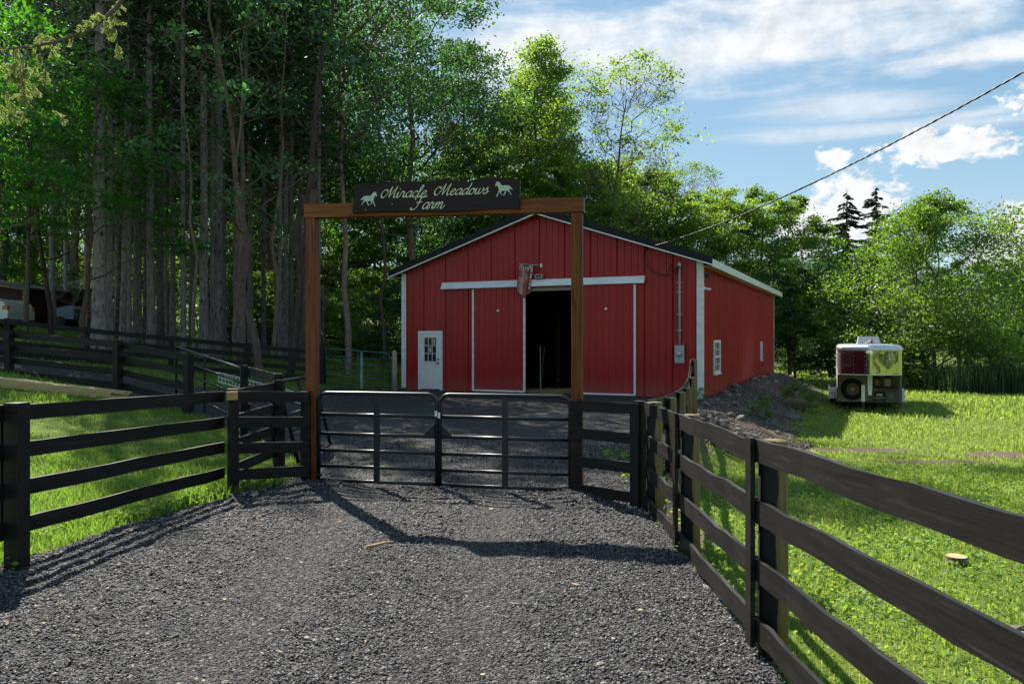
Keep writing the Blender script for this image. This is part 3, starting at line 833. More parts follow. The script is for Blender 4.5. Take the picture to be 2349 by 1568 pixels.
def decid(seed, H, Rr, z0, nlobe, nclus, nleaf, leaf, trunk_r, prof='round', spread=0.55, mat='leaf_mid', bark_='maple_bark', bare=0.0, stems=1, layer=0.45, clr=None, open_=0.0):
    """broad-leaved tree: lobes of leaf clusters on limbs; returns trunk and crown meshes"""
    r = np.random.default_rng(seed); W = Wood()
    tips = []; lobes = []
    for i in range(nlobe):
        t = (i + 0.5) / nlobe; zz = z0 + (H - z0) * (0.08 + 0.9 * t)
        u = (zz - z0) / (H - z0)
        if prof == 'round': rad = Rr * math.sqrt(max(0.05, 1 - (2 * u - 0.85) ** 2 / 1.35))
        elif prof == 'narrow': rad = Rr * (1.0 - 0.78 * u) ** 0.8
        elif prof == 'vase': rad = Rr * (0.35 + 0.75 * u) * (1 if u < 0.8 else 0.75)
        else: rad = Rr * (0.9 - 0.3 * u)
        a = i * 2.399 + r.uniform(-0.5, 0.5); rr = rad * (0.45 + 0.5 * r.random()) * (0.25 if u > 0.93 else 1)
        lobes.append((rr * math.cos(a), rr * math.sin(a), zz, max(rad, Rr * 0.35) * r.uniform(0.36, 0.55)))
    axis_top = np.array([r.normal() * 0.25, r.normal() * 0.25, H * 0.86])
    for sidx in range(stems):
        off = np.array([r.normal() * 0.35, r.normal() * 0.35, 0]) * (1 if stems > 1 else 0)
        tp = axis_top + off * 5
        pth = bez(off, tp, r, 0, 0.014, 9); W.add(pth, np.linspace(trunk_r, trunk_r * 0.2, 9) * (1 if stems == 1 else 0.6), 9)
        if sidx == 0: main = pth
    LC = []; LA = []
    for (lx, ly, lz, lr) in lobes:
        k = np.clip(lz - (math.hypot(lx, ly)) * 0.75, z0 * 0.45, H * 0.82); st = np.array([np.interp(k, main[:, 2], main[:, j]) for j in range(3)])
        lim = bez(st, (lx, ly, lz), r, -0.06, 0.06, 6); lr0 = trunk_r * (0.16 + 0.22 * (1 - k / H)); W.add(lim, np.linspace(lr0, lr0 * 0.25, 6), 5)
        is_bare = r.random() < bare
        for c in range(nclus):
            d = r.normal(size=3); d /= np.linalg.norm(d); d[2] *= 0.8
            cr = lr * (0.35 + 0.75 * r.random() ** 0.6); cc = np.array([lx, ly, lz]) + d * cr * np.array([1.15, 1.15, 0.85])
            s2 = lim[r.integers(2, 6)]
            W.add(bez(s2, cc, r, -0.03, 0.10, 4), np.linspace(lr0 * 0.25, 0.006, 4), 3)
            if is_bare:
                for q in range(6):
                    w3 = 0.4 * r.random(); s3 = cc * (1 - w3) + s2 * w3; e = s3 + np.array([r.normal() * 0.6, r.normal() * 0.6, 0.1 + abs(r.normal()) * 0.5]); W.add(bez(s3, e, r, 0.03, 0.08, 4), np.linspace(0.013, 0.004, 4), 3)
                if r.random() < 0.8: continue
            if r.random() < open_: continue
            m = int(nleaf * r.uniform(0.35, 1.7)); sg = (clr if clr else lr * 0.27) * r.uniform(0.65, 1.25)
            pts = r.normal(size=(m, 3)) * np.array([sg, sg, sg * layer]) + cc
            out = (pts - np.array([lx * 0.5, ly * 0.5, lz - lr])); out /= (np.linalg.norm(out, axis=1)[:, None] + 1e-9)
            LC.append(pts); LA.append(out * 0.6 + r.normal(size=(m, 3)) * 0.7 + np.array([0, 0, -0.55]))
    LC = np.concatenate(LC); LA = np.concatenate(LA); n = len(LC)
    L = leaf * r.uniform(0.5, 1.45, n)
    V, F = leaf_quads(LC, L, L * r.uniform(0.45, 0.7, n), LA, seed=seed)
    return W.mesh('trunk', bark_), raw_mesh('crown', V, F, mat)


def conifer(seed, H, Rr, z0, mat='needle_dark', nw=0.22, gap=0.42, dens=1.0, trunk_r=0.2, dead=0, droop=0.35, trunk=True):
    r = np.random.default_rng(seed); W = Wood(); C = []; A = []
    m = 12; tz = np.linspace(0, H, m); pth = np.column_stack([np.cumsum(r.normal(size=m)) * 0.03, np.cumsum(r.normal(size=m)) * 0.03, tz]); pth[0, :2] = 0
    rad = trunk_r * (1 - tz / H) ** 0.75 + 0.02; rad[0] *= 1.25; W.add(pth, rad, 12)
    zz = z0
    while zz < H - 0.2:
        u = (zz - z0) / (H - z0); Lb = Rr * (1 - u) ** 0.75 * (0.55 + 0.45 * min(1, u * 6)) + 0.15
        for k in range(r.integers(4, 7)):
            a = r.uniform(0, 6.28); L = Lb * r.uniform(0.25, 1.25); st = np.array([np.interp(zz, tz, pth[:, 0]), np.interp(zz, tz, pth[:, 1]), zz + r.normal() * 0.18])
            dr = np.array([math.cos(a), math.sin(a), 0]); s = np.linspace(0, 1, 5)[:, None]
            br = st + dr * L * s; br[:, 2] += (-droop * L * s ** 1.4 + 0.22 * droop * L * s ** 4)[:, 0]
            W.add(br, np.linspace(0.03, 0.007, 5) * (0.5 + 0.5 * (1 - u)), 3)
            nn = int(L * 42 * dens); s = r.random(nn) ** 0.7
            p = st + dr * L * s[:, None]; p[:, 2] += -droop * L * s ** 1.4 + 0.22 * droop * L * s ** 4
            sd = np.array([-dr[1], dr[0], 0]); off = r.normal(size=nn) * 0.30 * (0.25 + L * 0.22) * (1.1 - 0.6 * s)
            p = p + sd * off[:, None]; p[:, 2] -= np.abs(off) * 0.35 + r.random(nn) * 0.12
            C.append(p); A.append(dr * 0.7 + sd * np.sign(off)[:, None] * 0.7 + np.column_stack([np.zeros(nn), np.zeros(nn), -0.3 - 0.5 * r.random(nn)]))
        zz += gap * r.uniform(0.7, 1.3)
    for k in range(dead):
        zb = r.uniform(1.0, z0 + 2.5); a = r.uniform(0, 6.28); L = r.uniform(0.3, 1.0) + 1.3 * r.random() ** 2; st = np.array([np.interp(zb, tz, pth[:, 0]), np.interp(zb, tz, pth[:, 1]), zb])
        e = st + np.array([math.cos(a) * L, math.sin(a) * L, r.uniform(-0.25, 0.35) * L]); bp = bez(st, e, r, -0.05, 0.08, 5); W.add(bp, np.linspace(0.017, 0.005, 5), 3)
        if L > 0.8:
            for q in range(3): W.add(bez(bp[r.integers(1, 4)], bp[4] + r.normal(size=3) * 0.35, r, 0, 0.08, 3), (0.008, 0.005, 0.003), 3)
    C = np.concatenate(C); A = np.concatenate(A); n = len(C); L = r.uniform(0.14, 0.34, n)
    V, F = leaf_quads(C, L * (1 + (nw > 0.3) * 0.5), L * nw, A, seed=seed)
    return W.mesh('trunk', 'spruce_bark'), raw_mesh('crown', V, F, mat)


def plant(name, label, cat, meshes, x, y, rz=0.0, s=1.0, sz=None, group=None, mat=None, lean=(0, 0), sink=0.08, bark_=None):
    o = link(name, None, None, (x, y, float(height(np.array(x), np.array(y))) - sink), (R(lean[0]), R(lean[1]), rz), (s, s, sz or s)); tag(o, label, cat, group)
    t = link('trunk', meshes[0], o); c = link('crown', meshes[1], o)
    if name == 'slender_tree' and lean[1] >= 7: t.scale = (1.3, 1.3, 1)
    if name == 'spruce_tree': c.scale = (0.9 / s, 0.9 / s, 1)
    if mat: c.material_slots[0].link = 'OBJECT'; c.material_slots[0].material = MATS[mat]
    if bark_: t.material_slots[0].link = 'OBJECT'; t.material_slots[0].material = MATS[bark_]
    return o


# --- tree shapes (shared meshes)
BIG = [decid(11, 22, 5.6, 7.0, 20, 15, 110, 0.17, 0.28, 'round'), decid(12, 22, 5.2, 6.0, 20, 15, 110, 0.17, 0.26, 'col')]
MED = [decid(21, 13, 4.2, 1.6, 17, 15, 125, 0.17, 0.18, 'round'), decid(22, 13, 4.0, 1.2, 17, 15, 125, 0.17, 0.16, 'col'), decid(23, 13, 3.7, 1.8, 17, 15, 115, 0.17, 0.16, 'round')]
TALL = decid(31, 21, 3.9, 3.0, 30, 12, 105, 0.18, 0.18, 'narrow', clr=0.5)
BARE = decid(32, 18.6, 4.6, 3.5, 28, 13, 60, 0.17, 0.15, 'vase', bare=0.36, clr=0.42, open_=0.12)
ROUND = decid(33, 11.8, 5.1, 0.6, 28, 16, 150, 0.16, 0.17, 'round', stems=4, layer=0.6)
MAPLE = [decid(41, 9.5, 3.4, 3.6, 12, 10, 52, 0.15, 0.10, 'col', layer=0.10, clr=0.42, open_=0.12), decid(42, 9.5, 3.2, 3.8, 12, 10, 52, 0.15, 0.09, 'round', layer=0.10, clr=0.42, open_=0.12)]
SPARSE = [decid(51, 13, 2.2, 4.0, 10, 5, 30, 0.14, 0.085, 'col', layer=0.3, clr=0.26, open_=0.3), decid(52, 13, 2.0, 6.5, 8, 5, 22, 0.14, 0.085, 'col', layer=0.3, clr=0.26, open_=0.4)]
SHRUB = [decid(61, 3.6, 1.7, 0.3, 10, 10, 90, 0.11, 0.04, 'round', stems=3), decid(62, 3.6, 2.0, 0.2, 10, 10, 90, 0.11, 0.04, 'round', stems=3)]
GROVE = [conifer(71, 26, 2.6, 11.5, gap=0.55, dens=0.8, trunk_r=0.25, dead=110), conifer(72, 26, 2.4, 9.5, gap=0.55, dens=0.8, trunk_r=0.24, dead=110), conifer(73, 26, 2.4, 13.0, gap=0.6, dens=0.75, trunk_r=0.25, dead=130)]
FIR = [conifer(81, 16, 5.0, 1.5, gap=0.42, dens=1.5, trunk_r=0.15, droop=0.28, nw=0.42), conifer(82, 16, 4.6, 1.2, gap=0.42, dens=1.4, trunk_r=0.15, droop=0.12, nw=0.42)]

# --- trees behind the barn and across the pasture
T = [
    ('tall_tree', 'tall narrow yellow-green tree rising highest above the sign', TALL, 1240, 50, 1.0, 'leaf_bright', 0),
    ('half_bare_tree', 'half-bare tree with dead twigs standing just right of the tallest tree', BARE, 1352, 46, 1.0, 'leaf_bright', 8),
    ('round_tree', 'dark round-topped tree behind the left of the tallest tree', MED[0], 1178, 57, 1.52, 'leaf_mid', 0),
    ('leafy_tree', 'bright leafy tree directly behind the barn ridge', MED[2], 1290, 47, 0.93, 'leaf_bright', 0),
    ('leafy_tree', 'leafy tree behind the right-hand gate post', MED[1], 1395, 52, 1.05, 'leaf_bright', 0),
    ('leafy_tree', 'tall pale green tree filling the space behind the half-bare tree', MED[2], 1335, 58, 1.15, 'leaf_mid', 0),
    ('leafy_tree', 'leafy tree just right of the half-bare tree', MED[0], 1440, 58, 1.12, 'leaf_bright', 0),
    ('leafy_tree', 'leafy tree below the open twiggy tree above the roof', MED[1], 1535, 57, 1.02, 'leaf_mid', 0),
    ('leafy_tree', 'bright leafy tree between the tallest tree and the dark crown to its left', MED[1], 1140, 52, 1.25, 'leaf_bright', 0),
    ('leafy_tree', 'leafy tree over the middle of the right roof slope', MED[0], 1488, 55, 1.06, 'leaf_mid', 0),
    ('sparse_tree', 'open tree with bare twigs on top above the right roof slope', BARE, 1578, 62, 0.86, 'leaf_mid', 0),
    ('leafy_tree', 'yellowish leafy tree under the power cable right of the roof slope', MED[2], 1600, 54, 0.93, 'leaf_bright', 0),
    ('leafy_tree', 'leafy tree above the front right barn corner', MED[1], 1668, 57, 1.0, 'leaf_bright', 0),
    ('leafy_tree', 'dark green tree with the highest crown right of the barn corner', MED[0], 1740, 58, 1.07, 'leaf_mid', 0),
    ('leafy_tree', 'dark green tree at the right end of the wood behind the barn', MED[2], 1812, 57, 1.02, 'leaf_mid', 0),
    ('leafy_tree', 'low dark tree beside the rear corner of the barn', MED[1], 1825, 50, 0.62, 'leaf_dark', 0),
    ('leafy_tree', 'dark tree in the gap between barn and horse trailer', MED[0], 1880, 66, 0.80, 'leaf_dark', 0),
    ('leafy_tree', 'big spreading tree with many stems behind the horse trailer', ROUND, 2142, 46, 0.96, 'leaf_mid', 0),
    ('leafy_tree', 'dark tree behind the spreading tree at the picture edge', MED[2], 2300, 55, 0.66, 'leaf_dark', 0),
    ('leafy_tree', 'low dark tree at the far right edge above the reeds', MED[1], 2372, 51, 0.56, 'leaf_dark', 0),
    ('fir_tree', 'left one of the two spruce tops beside the white cloud', FIR[0], 1940, 66, 0.97, None, 0),
    ('fir_tree', 'right one of the two spruce tops beside the white cloud', FIR[1], 2008, 68, 1.01, None, 0),
    ('fir_tree', 'dark fir left of the trailer at the pasture edge', FIR[0], 1905, 61, 0.66, None, 0),
    ('fir_tree', 'dark fir directly behind the trailer roof', FIR[1], 1985, 57, 0.62, None, 0),
    # left wood
    ('leafy_tree', 'huge dark broad-leaved tree whose crown fills the sky left of the sign', BIG[0], 708, 33.5, (1.12, 1.22), 'leaf_cool', 0),
    ('leafy_tree', 'tall dark broad-leaved tree behind the sign', BIG[1], 940, 44, 1.06, 'leaf_cool', 0),
    ('leafy_tree', 'tall tree whose crown edge meets the sky left of the tallest tree', BIG[1], 1068, 50, 0.93, 'leaf_dark', 0),
    ('leafy_tree', 'tall broad-leaved tree behind the middle of the spruce grove', BIG[0], 620, 50, 1.05, 'leaf_dark', 0),
    ('leafy_tree', 'tall broad-leaved tree behind the paired spruces', BIG[1], 380, 47, 1.0, 'leaf_mid', 0),
    ('leafy_tree', 'dark tall tree filling the gap behind the bent grey spruce', BIG[1], 280, 45, 1.0, 'leaf_dark', 0),
    ('leafy_tree', 'dark tall tree filling the gap behind the yellowish spruce', BIG[0], 470, 44, 1.0, 'leaf_dark', 0),
    ('leafy_tree', 'dark tall tree filling the gap left of the gate post', BIG[1], 560, 46, 1.02, 'leaf_dark', 0),
    ('leafy_tree', 'dark tall tree behind the left end of the crossbeam', BIG[0], 720, 46, 1.02, 'leaf_dark', 0),
    ('leafy_tree', 'dark tall tree far behind the maple foliage at the left', BIG[0], 75, 47, 1.02, 'leaf_dark', 0),
    ('leafy_tree', 'tall bright tree behind the big pale spruce trunk', BIG[0], 170, 46, 1.0, 'leaf_maple', 0),
    ('leafy_tree', 'tall bright tree behind the dark red shed', BIG[1], 5, 44, 0.95, 'leaf_bright', 0),
]
for i, (nm, lb, ms, xx, D, s, mt, ln) in enumerate(T):
    plant(nm, lb, 'tree', ms, px(xx, D), D, 0 if ms in (BARE,) else i * 1.3, s if not isinstance(s, tuple) else s[0], None if not isinstance(s, tuple) else s[1], 'trees around the barn and pasture', mt, (0, ln))

back = [(-60, 58, 0), (60, 62, 1), (160, 60, 2), (260, 66, 0), (350, 60, 1), (440, 64, 2), (530, 58, 0), (620, 66, 1), (700, 60, 2), (780, 64, 0), (860, 58, 1), (945, 62, 2), (1030, 60, 0), (1120, 66, 1)]
for i, (xx, D, k) in enumerate(back):
    plant('wood_edge_tree', 'sunlit tree far behind the trunks of the spruce grove', 'tree', MED[k], px(xx, D), D, i * 0.9, 1.05 + 0.1 * (i % 3), None, 'far trees behind the grove', ('leaf_bright', 'leaf_mid', 'leaf_maple')[i % 3])

far = [(1660, 82, 0), (1740, 86, 2), (1800, 80, 1), (1860, 90, 0), (1925, 84, 1), (1990, 80, 2), (2060, 86, 0), (2130, 80, 1), (2200, 84, 2), (2270, 78, 0), (2340, 82, 1), (2420, 78, 2), (2500, 74, 0)]
for i, (xx, D, k) in enumerate(far):
    plant('far_tree', 'dark tree in the far belt behind pasture and trailer', 'tree', MED[k], px(xx, D), D, i * 0.9, 0.72 + 0.08 * (i % 3), None, 'far belt of trees behind the pasture', 'leaf_dark')
for i, (x_, y_) in enumerate(((30, -3), (36, 4), (27, -11), (41, 11))):
    plant('roadside_tree', 'tree outside the view, mirrored in the polished trailer panel', 'tree', MED[i % 3], x_, y_, i, 0.9, None, 'trees opposite the barn', 'leaf_mid')

for i, (x_, y_, s_) in enumerate(((25, 8.5, 1.7), (28.5, 3, 1.9), (31, -2, 2.0), (33, 6, 2.0), (23, 3.5, 1.3), (36, 0, 2.2))):
    plant('roadside_shrub', 'shrub outside the view, mirrored in the polished trailer panel', 'shrub', SHRUB[i % 2], x_, y_, i, s_, None, 'shrubs opposite the barn', 'leaf_mid')
for i in range(12):
    x_ = px(-60 + i * 108, 72); plant('far_shrub', 'dense green thicket shrub far behind the grove trunks', 'shrub', SHRUB[i % 2], x_, 72 + (i % 3) * 2, i * 1.9, 2.5, 1.9, 'far thicket behind the grove', ('leaf_mid', 'leaf_bright')[i % 2])

# --- spruce grove: x at foot, distance, radius scale, lean, label
G = [
    (227, 27.5, 1.30, 0.0, 'thickest pale spruce trunk at the left of the grove'),
    (253, 28.2, 0.62, 0.0, 'thin spruce pressed against the thickest trunk'),
    (283, 31.0, 0.85, -1.0, 'dark spruce second from the thickest trunk'),
    (297, 30.2, 0.45, 0.0, 'slim spruce in front of the dark one left of the grove middle'),
    (316, 32.0, 0.95, 0.0, 'dark spruce just left of the slightly bent grey trunk'),
    (347, 29.0, 0.85, 0.6, 'slightly bent grey spruce trunk left of the grove middle'),
    (368, 32.5, 0.78, 0.0, 'dim spruce right behind the bent grey trunk'),
    (396, 34.0, 0.70, 0.0, 'dim narrow spruce left of the yellowish straight one'),
    (421, 28.3, 0.55, 0.0, 'straight yellowish spruce with stubs in the grove middle'),
    (468, 30.5, 0.98, 0.0, 'broad brown spruce left of the tallest pale pair'),
    (487, 31.8, 0.66, 0.0, 'grey spruce wedged between two broad trunks'),
    (502, 28.8, 0.98, 0.0, 'tall pale spruce with dark scars on the right of the pair'),
    (541, 35.0, 0.70, 0.0, 'dim spruce in the gap right of the pale pair'),
    (642, 33.5, 0.55, 0.0, 'thin grey spruce behind the leaning brown trees'),
    (655, 34.5, 0.62, 0.0, 'brown spruce between two thin pale ones'),
    (668, 32.5, 0.60, 0.0, 'pale scaly spruce just left of the gate post'),
    (731, 30.0, 0.55, 0.0, 'pale spruce standing just right of the left gate post'),
    (335, 38.0, 0.75, 0.0, 'dark spruce deep in the grove behind the bent trunk'),
    (440, 39.0, 0.75, 0.0, 'dark spruce deep in the grove behind the yellowish trunk'),
    (515, 38.0, 0.6, 0.0, 'thin dark spruce deep in the grove right of the pale pair'),
    (380, 36.0, 0.5, 0.0, 'thin dark spruce deep in the grove left of the yellowish trunk'),
    (268, 35.5, 0.5, 0.0, 'thin dark spruce seen in the gap right of the thickest trunk'),
    (150, 38.0, 0.6, 0.0, 'thin dark spruce far behind the maple leaves at the left'),
    (575, 37.0, 0.75, 0.0, 'dark spruce deep in the grove behind the leaning trees'),
    (605, 36.0, 0.60, 0.0, 'thin spruce deep in the grove left of the gate post'),
    (690, 37.0, 0.70, 0.0, 'dark spruce deep behind the left gate post'),
    (200, 36.0, 0.80, 0.0, 'dark spruce deep behind the thickest trunk'),
    (120, 34.0, 0.75, 0.0, 'dark spruce behind the maple foliage left of the grove'),
]
for i, (xx, D, s, ln, lb) in enumerate(G):
    plant('spruce_tree', lb, 'tree', GROVE[i % 3], px(xx, D), D, i * 1.7, s * 0.68, 0.87 + 0.025 * ((i * 7) % 4), 'spruce grove behind the left fence', None, (0, ln))

# --- thin broad-leaved trees among and right of the spruces
U = [
    (190, 26.5, 1.0, 2, MAPLE[0], 'leaf_maple', 'slim maple with layered leaves in front of the thickest spruce'),
    (60, 27.5, 1.02, -4, MAPLE[1], 'leaf_maple', 'layered maple above the white vehicle at the left edge'),
    (118, 30.0, 1.05, 3, MAPLE[0], 'leaf_maple', 'layered maple right of the dark red shed'),
    (-40, 24.0, 1.1, 4, MAPLE[1], 'leaf_maple', 'layered maple reaching in from the left edge'),
    (270, 33.5, 1.15, 0, MAPLE[1], 'leaf_maple', 'layered maple whose leaves hang between the first spruces'),
    (448, 26.5, 0.9, 1, SPARSE[1], 'leaf_cool', 'thin greenish crooked tree in front of the grove middle'),
    (543, 27.0, 1.0, 2, SPARSE[0], 'leaf_cool', 'thin crooked tree right of the pale spruce pair'),
    (552, 26.0, 1.25, 9, SPARSE[1], 'leaf_cool', 'thick brown tree leaning right in front of the grove'),
    (598, 22.5, 1.05, 9, SPARSE[0], 'leaf_cool', 'brown leaning tree rooted by the back fence'),
    (664, 27.0, 1.25, 7, SPARSE[1], 'leaf_cool', 'brown leaning tree half hidden by the left gate post'),
    (800, 31.0, 1.3, 12, SPARSE[1], 'leaf_dark', 'bare brown trunk leaning right, seen through the gateway'),
    (882, 35.0, 1.1, 1, SPARSE[0], 'leaf_dark', 'straight brown trunk just left of the barn corner'),
    (700, 34.0, 1.3, 4, SPARSE[0], 'leaf_cool', 'tall thin tree rising behind the left end of the beam'),
    (622, 30.0, 1.2, -3, SPARSE[0], 'leaf_cool', 'thin leafy tree between grove and left gate post'),
]
for i, (xx, D, s, ln, ms, mt, lb) in enumerate(U):
    plant('slender_tree', lb, 'tree', ms, px(xx, D), D, i * 2.1, s, None, 'slender trees around the grove', mt, (0, ln))

SH = [(700, 46, 1.5), (770, 47, 1.4), (850, 44, 1.3), (905, 46, 1.5), (935, 40, 1.2), (640, 48, 1.3), (560, 47, 1.2), (470, 46, 1.3), (330, 45, 1.4), (100, 46, 1.4), (20, 44, 1.6), (760, 41, 0.8)]
for i, (xx, D, s) in enumerate(SH):
    od = ('first', 'second', 'third', 'fourth', 'fifth', 'sixth', 'seventh', 'eighth', 'ninth', 'tenth', 'eleventh', 'twelfth')[sorted(SH).index((xx, D, s))]
    plant('shrub', 'leafy understory shrub beyond the far black fence, %s from the left' % od, 'shrub', SHRUB[i % 2], px(xx, D), D, i, s, None, 'understory shrubs', ('leaf_mid', 'leaf_cool', 'leaf_bright')[i % 3])
SH2 = [(1790, 63, 1.0, 'dark shrub at the pasture edge beside the barn end'), (1850, 68, 1.2, 'dark shrub at the pasture edge left of the dark fir'), (1950, 60, 0.9, 'dark shrub at the pasture edge behind the trailer'),
       (2060, 47, 0.9, 'shrub at the left foot of the spreading tree'), (2245, 46, 0.75, 'shrub at the right foot of the spreading tree'), (2205, 44.5, 0.35, 'small shrub under the spreading tree'), (2120, 44.5, 0.4, 'small shrub in front of the spreading tree stems')]
for i, (xx, D, s, lb) in enumerate(SH2):
    plant('shrub', lb, 'shrub', SHRUB[i % 2], px(xx, D), D, i, s, None, 'shrubs at the pasture edge', 'leaf_dark' if s > 0.5 else 'leaf_mid')
# young plants on the bank
plant('young_plant', 'small oak seedling on the dirt bank', 'plant', SHRUB[0], 6.95, 22.0, 0, 0.19, None, None, 'leaf_mid', sink=0.02)
plant('young_plant', 'leafy weed clump at the rear foot of the dirt bank', 'plant', SHRUB[1], 10.2, 28.0, 0, 0.32, None, None, 'leaf_mid', sink=0.02)
plant('young_plant', 'small weed at the white barn corner', 'plant', SHRUB[1], 5.65, 23.6, 0, 0.07, 0.12, None, 'leaf_mid', sink=0.02)

# reeds
n = 2600; x = rng.uniform(22.5, 32, n); y = rng.uniform(40.5, 43.5, n)
V, F = blades(np.column_stack([x, y]), height(x, y), rng.uniform(1.0, 2.0, n), np.full(n, 0.05), 0.2, None, None)
tag(link('reeds', raw_mesh('reeds', V, F, 'reed')), 'tall dark reeds at the right edge of the pasture', 'reeds', kind='stuff')


# ------------------------------------------------------------------ fences
def board_mesh(L, th, bh, seg=1, warp=0.0, seed=0):
    r = np.random.default_rng(seed); xs_ = np.linspace(-L / 2, L / 2, seg + 1); V = []
    for i, x_ in enumerate(xs_):
        dz = r.normal() * warp if 0 < i < seg else 0; dy = r.normal() * warp * 0.6 if 0 < i < seg else 0
        e = r.normal(size=4) * warp * 0.35
        for (yy_, zz_), k in zip(((-th / 2, -bh / 2), (th / 2, -bh / 2), (th / 2, bh / 2), (-th / 2, bh / 2)), e): V.append((x_, yy_ + dy, zz_ + dz + k))
    F = [(0, 3, 2, 1), tuple(seg * 4 + k for k in (0, 1, 2, 3))]
    for i in range(seg):
        for k in range(4): F.append((i * 4 + k, i * 4 + (k + 1) % 4, (i + 1) * 4 + (k + 1) % 4, (i + 1) * 4 + k))
    m = MB(); m.v = V; m.f = F; return m


def board(parent, A, B, bh, th, mat='black_stained_wood', name='board', seg=1, warp=0.0, o0=(0, 0, 0)):
    A = Vector(A) - Vector(o0); B = Vector(B) - Vector(o0); d = B - A; x_ = d.normalized(); y_ = Vector((0, 0, 1)).cross(x_).normalized(); z_ = x_.cross(y_)
    o = link(name, board_mesh(d.length, th, bh, seg, warp, random.randrange(9999)).mesh(name, mat), parent, (A + B) / 2)
    o.rotation_euler = Matrix((x_, y_, z_)).transposed().to_euler(); return o


def gz(x_, y_): return float(height(np.array(float(x_)), np.array(float(y_))))


def fence(label, posts, tops, side=-1, pitch=0.32, bh=0.13, n=4, kind='square', pr=0.06, batten=False, mat='black_stained_wood', th=0.028, seg=1, warp=0.0, skip=(), name='board_fence', drop=0.0, bat_h=None, post_skip=(), pmat=None):
    """posts [(x,y)], tops [z of board top]; boards on the given side (+1 = left of the walking direction)"""
    x0, y0 = posts[0]; g0 = gz(x0, y0); o0 = Vector((x0, y0, g0)); rt = root(name, label, 'fence', o0)
    m = len(posts)
    nrm = []
    for i in range(m):
        a = posts[max(i - 1, 0)]; b = posts[min(i + 1, m - 1)]; d = Vector((b[0] - a[0], b[1] - a[1])).normalized(); nrm.append(Vector((-d.y, d.x)) * side)
    for i, (x_, y_) in enumerate(posts):
        if i in post_skip: continue
        g = gz(x_, y_) - 0.25; h = tops[i] + (0.03 if kind == 'square' else -0.004) + drop
        if kind == 'square':
            MB().box((0, 0, (h - g) / 2), (pr * 2, pr * 2, h - g)).build('post', pmat or mat, rt, Vector((x_, y_, g)) - o0, (0, 0, math.atan2(nrm[i].y, nrm[i].x)))
        else:
            a = math.atan2(-nrm[i].y, -nrm[i].x)
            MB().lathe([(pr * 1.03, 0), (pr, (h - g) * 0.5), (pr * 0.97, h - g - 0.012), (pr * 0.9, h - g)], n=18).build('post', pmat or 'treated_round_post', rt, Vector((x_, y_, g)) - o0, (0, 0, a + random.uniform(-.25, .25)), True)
        if batten and i not in skip:
            q = nrm[i] * (pr + th * 1.55 + 0.006); bt = tops[i] + 0.012; bb = bat_h if bat_h is not None else tops[i] - pitch * (n - 1) - bh - 0.03
            MB().box((0, 0, 0), (th, 0.105, bt - bb)).build('batten', mat, rt, Vector((x_ + q.x, y_ + q.y, (bt + bb) / 2)) - o0, (0, 0, math.atan2(nrm[i].y, nrm[i].x)))
    for i in range(m - 1):
        for k in range(n):
            j = random.uniform(-0.008, 0.008); qa = nrm[i] * (pr + th / 2 + 0.002); qb = nrm[i + 1] * (pr + th / 2 + 0.002)
            A = (posts[i][0] + qa.x, posts[i][1] + qa.y, tops[i] - bh / 2 - pitch * k + j); B = (posts[i + 1][0] + qb.x, posts[i + 1][1] + qb.y, tops[i + 1] - bh / 2 - pitch * k - j)
            d = (Vector(B) - Vector(A)).normalized() * 0.004
            board(rt, Vector(A) + d, Vector(B) - d, bh, th, mat, 'board', seg, warp, o0)
    return rt


PR = 0.085
fence('nearest four-board black fence running along the right side of the drive', [(1.475 + PR, 8.62), (1.50 + PR, 7.0), (1.44 + PR, 4.6), (1.43 + PR, 1.98), (1.41 + PR, -0.4)], [1.165, 1.18, 1.26, 1.375, 1.46], -1, 0.345, 0.13, kind='round', pr=PR, batten=True, seg=10, warp=0.006, skip=(0,))
fence('black fence with round posts climbing from the gate corner to the barn corner', [(1.60, 8.75), (2.22, 11.0), (2.9, 13.5), (3.55, 15.9), (4.22, 18.4), (4.80, 20.75)], [1.165, 1.04, 0.95, 0.88, 0.97, 1.33], 1, 0.33, 0.125, kind='round', pr=0.08, batten=False, seg=4, warp=0.003, post_skip=(0,))
fence('short black fence panel between the right gate post and the fence corner', [(0.76, 9.30), (1.41, 8.72)], [1.135, 1.135], -1, 0.325, 0.12, kind='square', pr=0.055, batten=True, bat_h=-0.03, post_skip=(0,), th=0.026)
fence('short black fence panel between the left gate post and the bare-topped post', [(-3.40, 9.60), (-2.60, 10.02)], [1.215, 1.19], -1, 0.313, 0.13, kind='square', pr=0.06, batten=True, bat_h=0.0, post_skip=(1,))
fl = fence('near black board fence along the left side of the drive', [(-3.44, 9.62), (-4.02, 6.40), (-4.6, 3.3)], [1.215, 1.30, 1.36], -1, 0.31, 0.13, kind='square', pr=0.065, batten=True, seg=8, warp=0.004, post_skip=(0,), skip=(0,))
MB().box((0, 0, 0), (0.035, 0.125, 0.10)).build('bare_wood_patch', 'fresh_wood', fl, (0.085, -0.172, 1.17 - gz(-3.44, 9.62)), (0, 0, R(118)))
fence('short black fence running back from the bare-topped post', [(-3.42, 9.75), (-3.34, 11.35)], [1.21, 1.235], 1, 0.31, 0.13, kind='square', pr=0.055, batten=True, post_skip=(0,), skip=(0,))
fence('black fence panel between the open farm gates on the left', [(-4.66, 13.7), (-3.42, 11.5)], [1.37, 1.32], 1, 0.32, 0.14, kind='square', pr=0.06)
fence('black fence on the near side of the left gravel lane', [(-15.2, 19.3), (-11.8, 18.5), (-8.6, 17.2), (-6.57, 16.0)], [2.25, 2.02, 1.80, 1.52], 1, 0.30, 0.14, kind='square', pr=0.075)
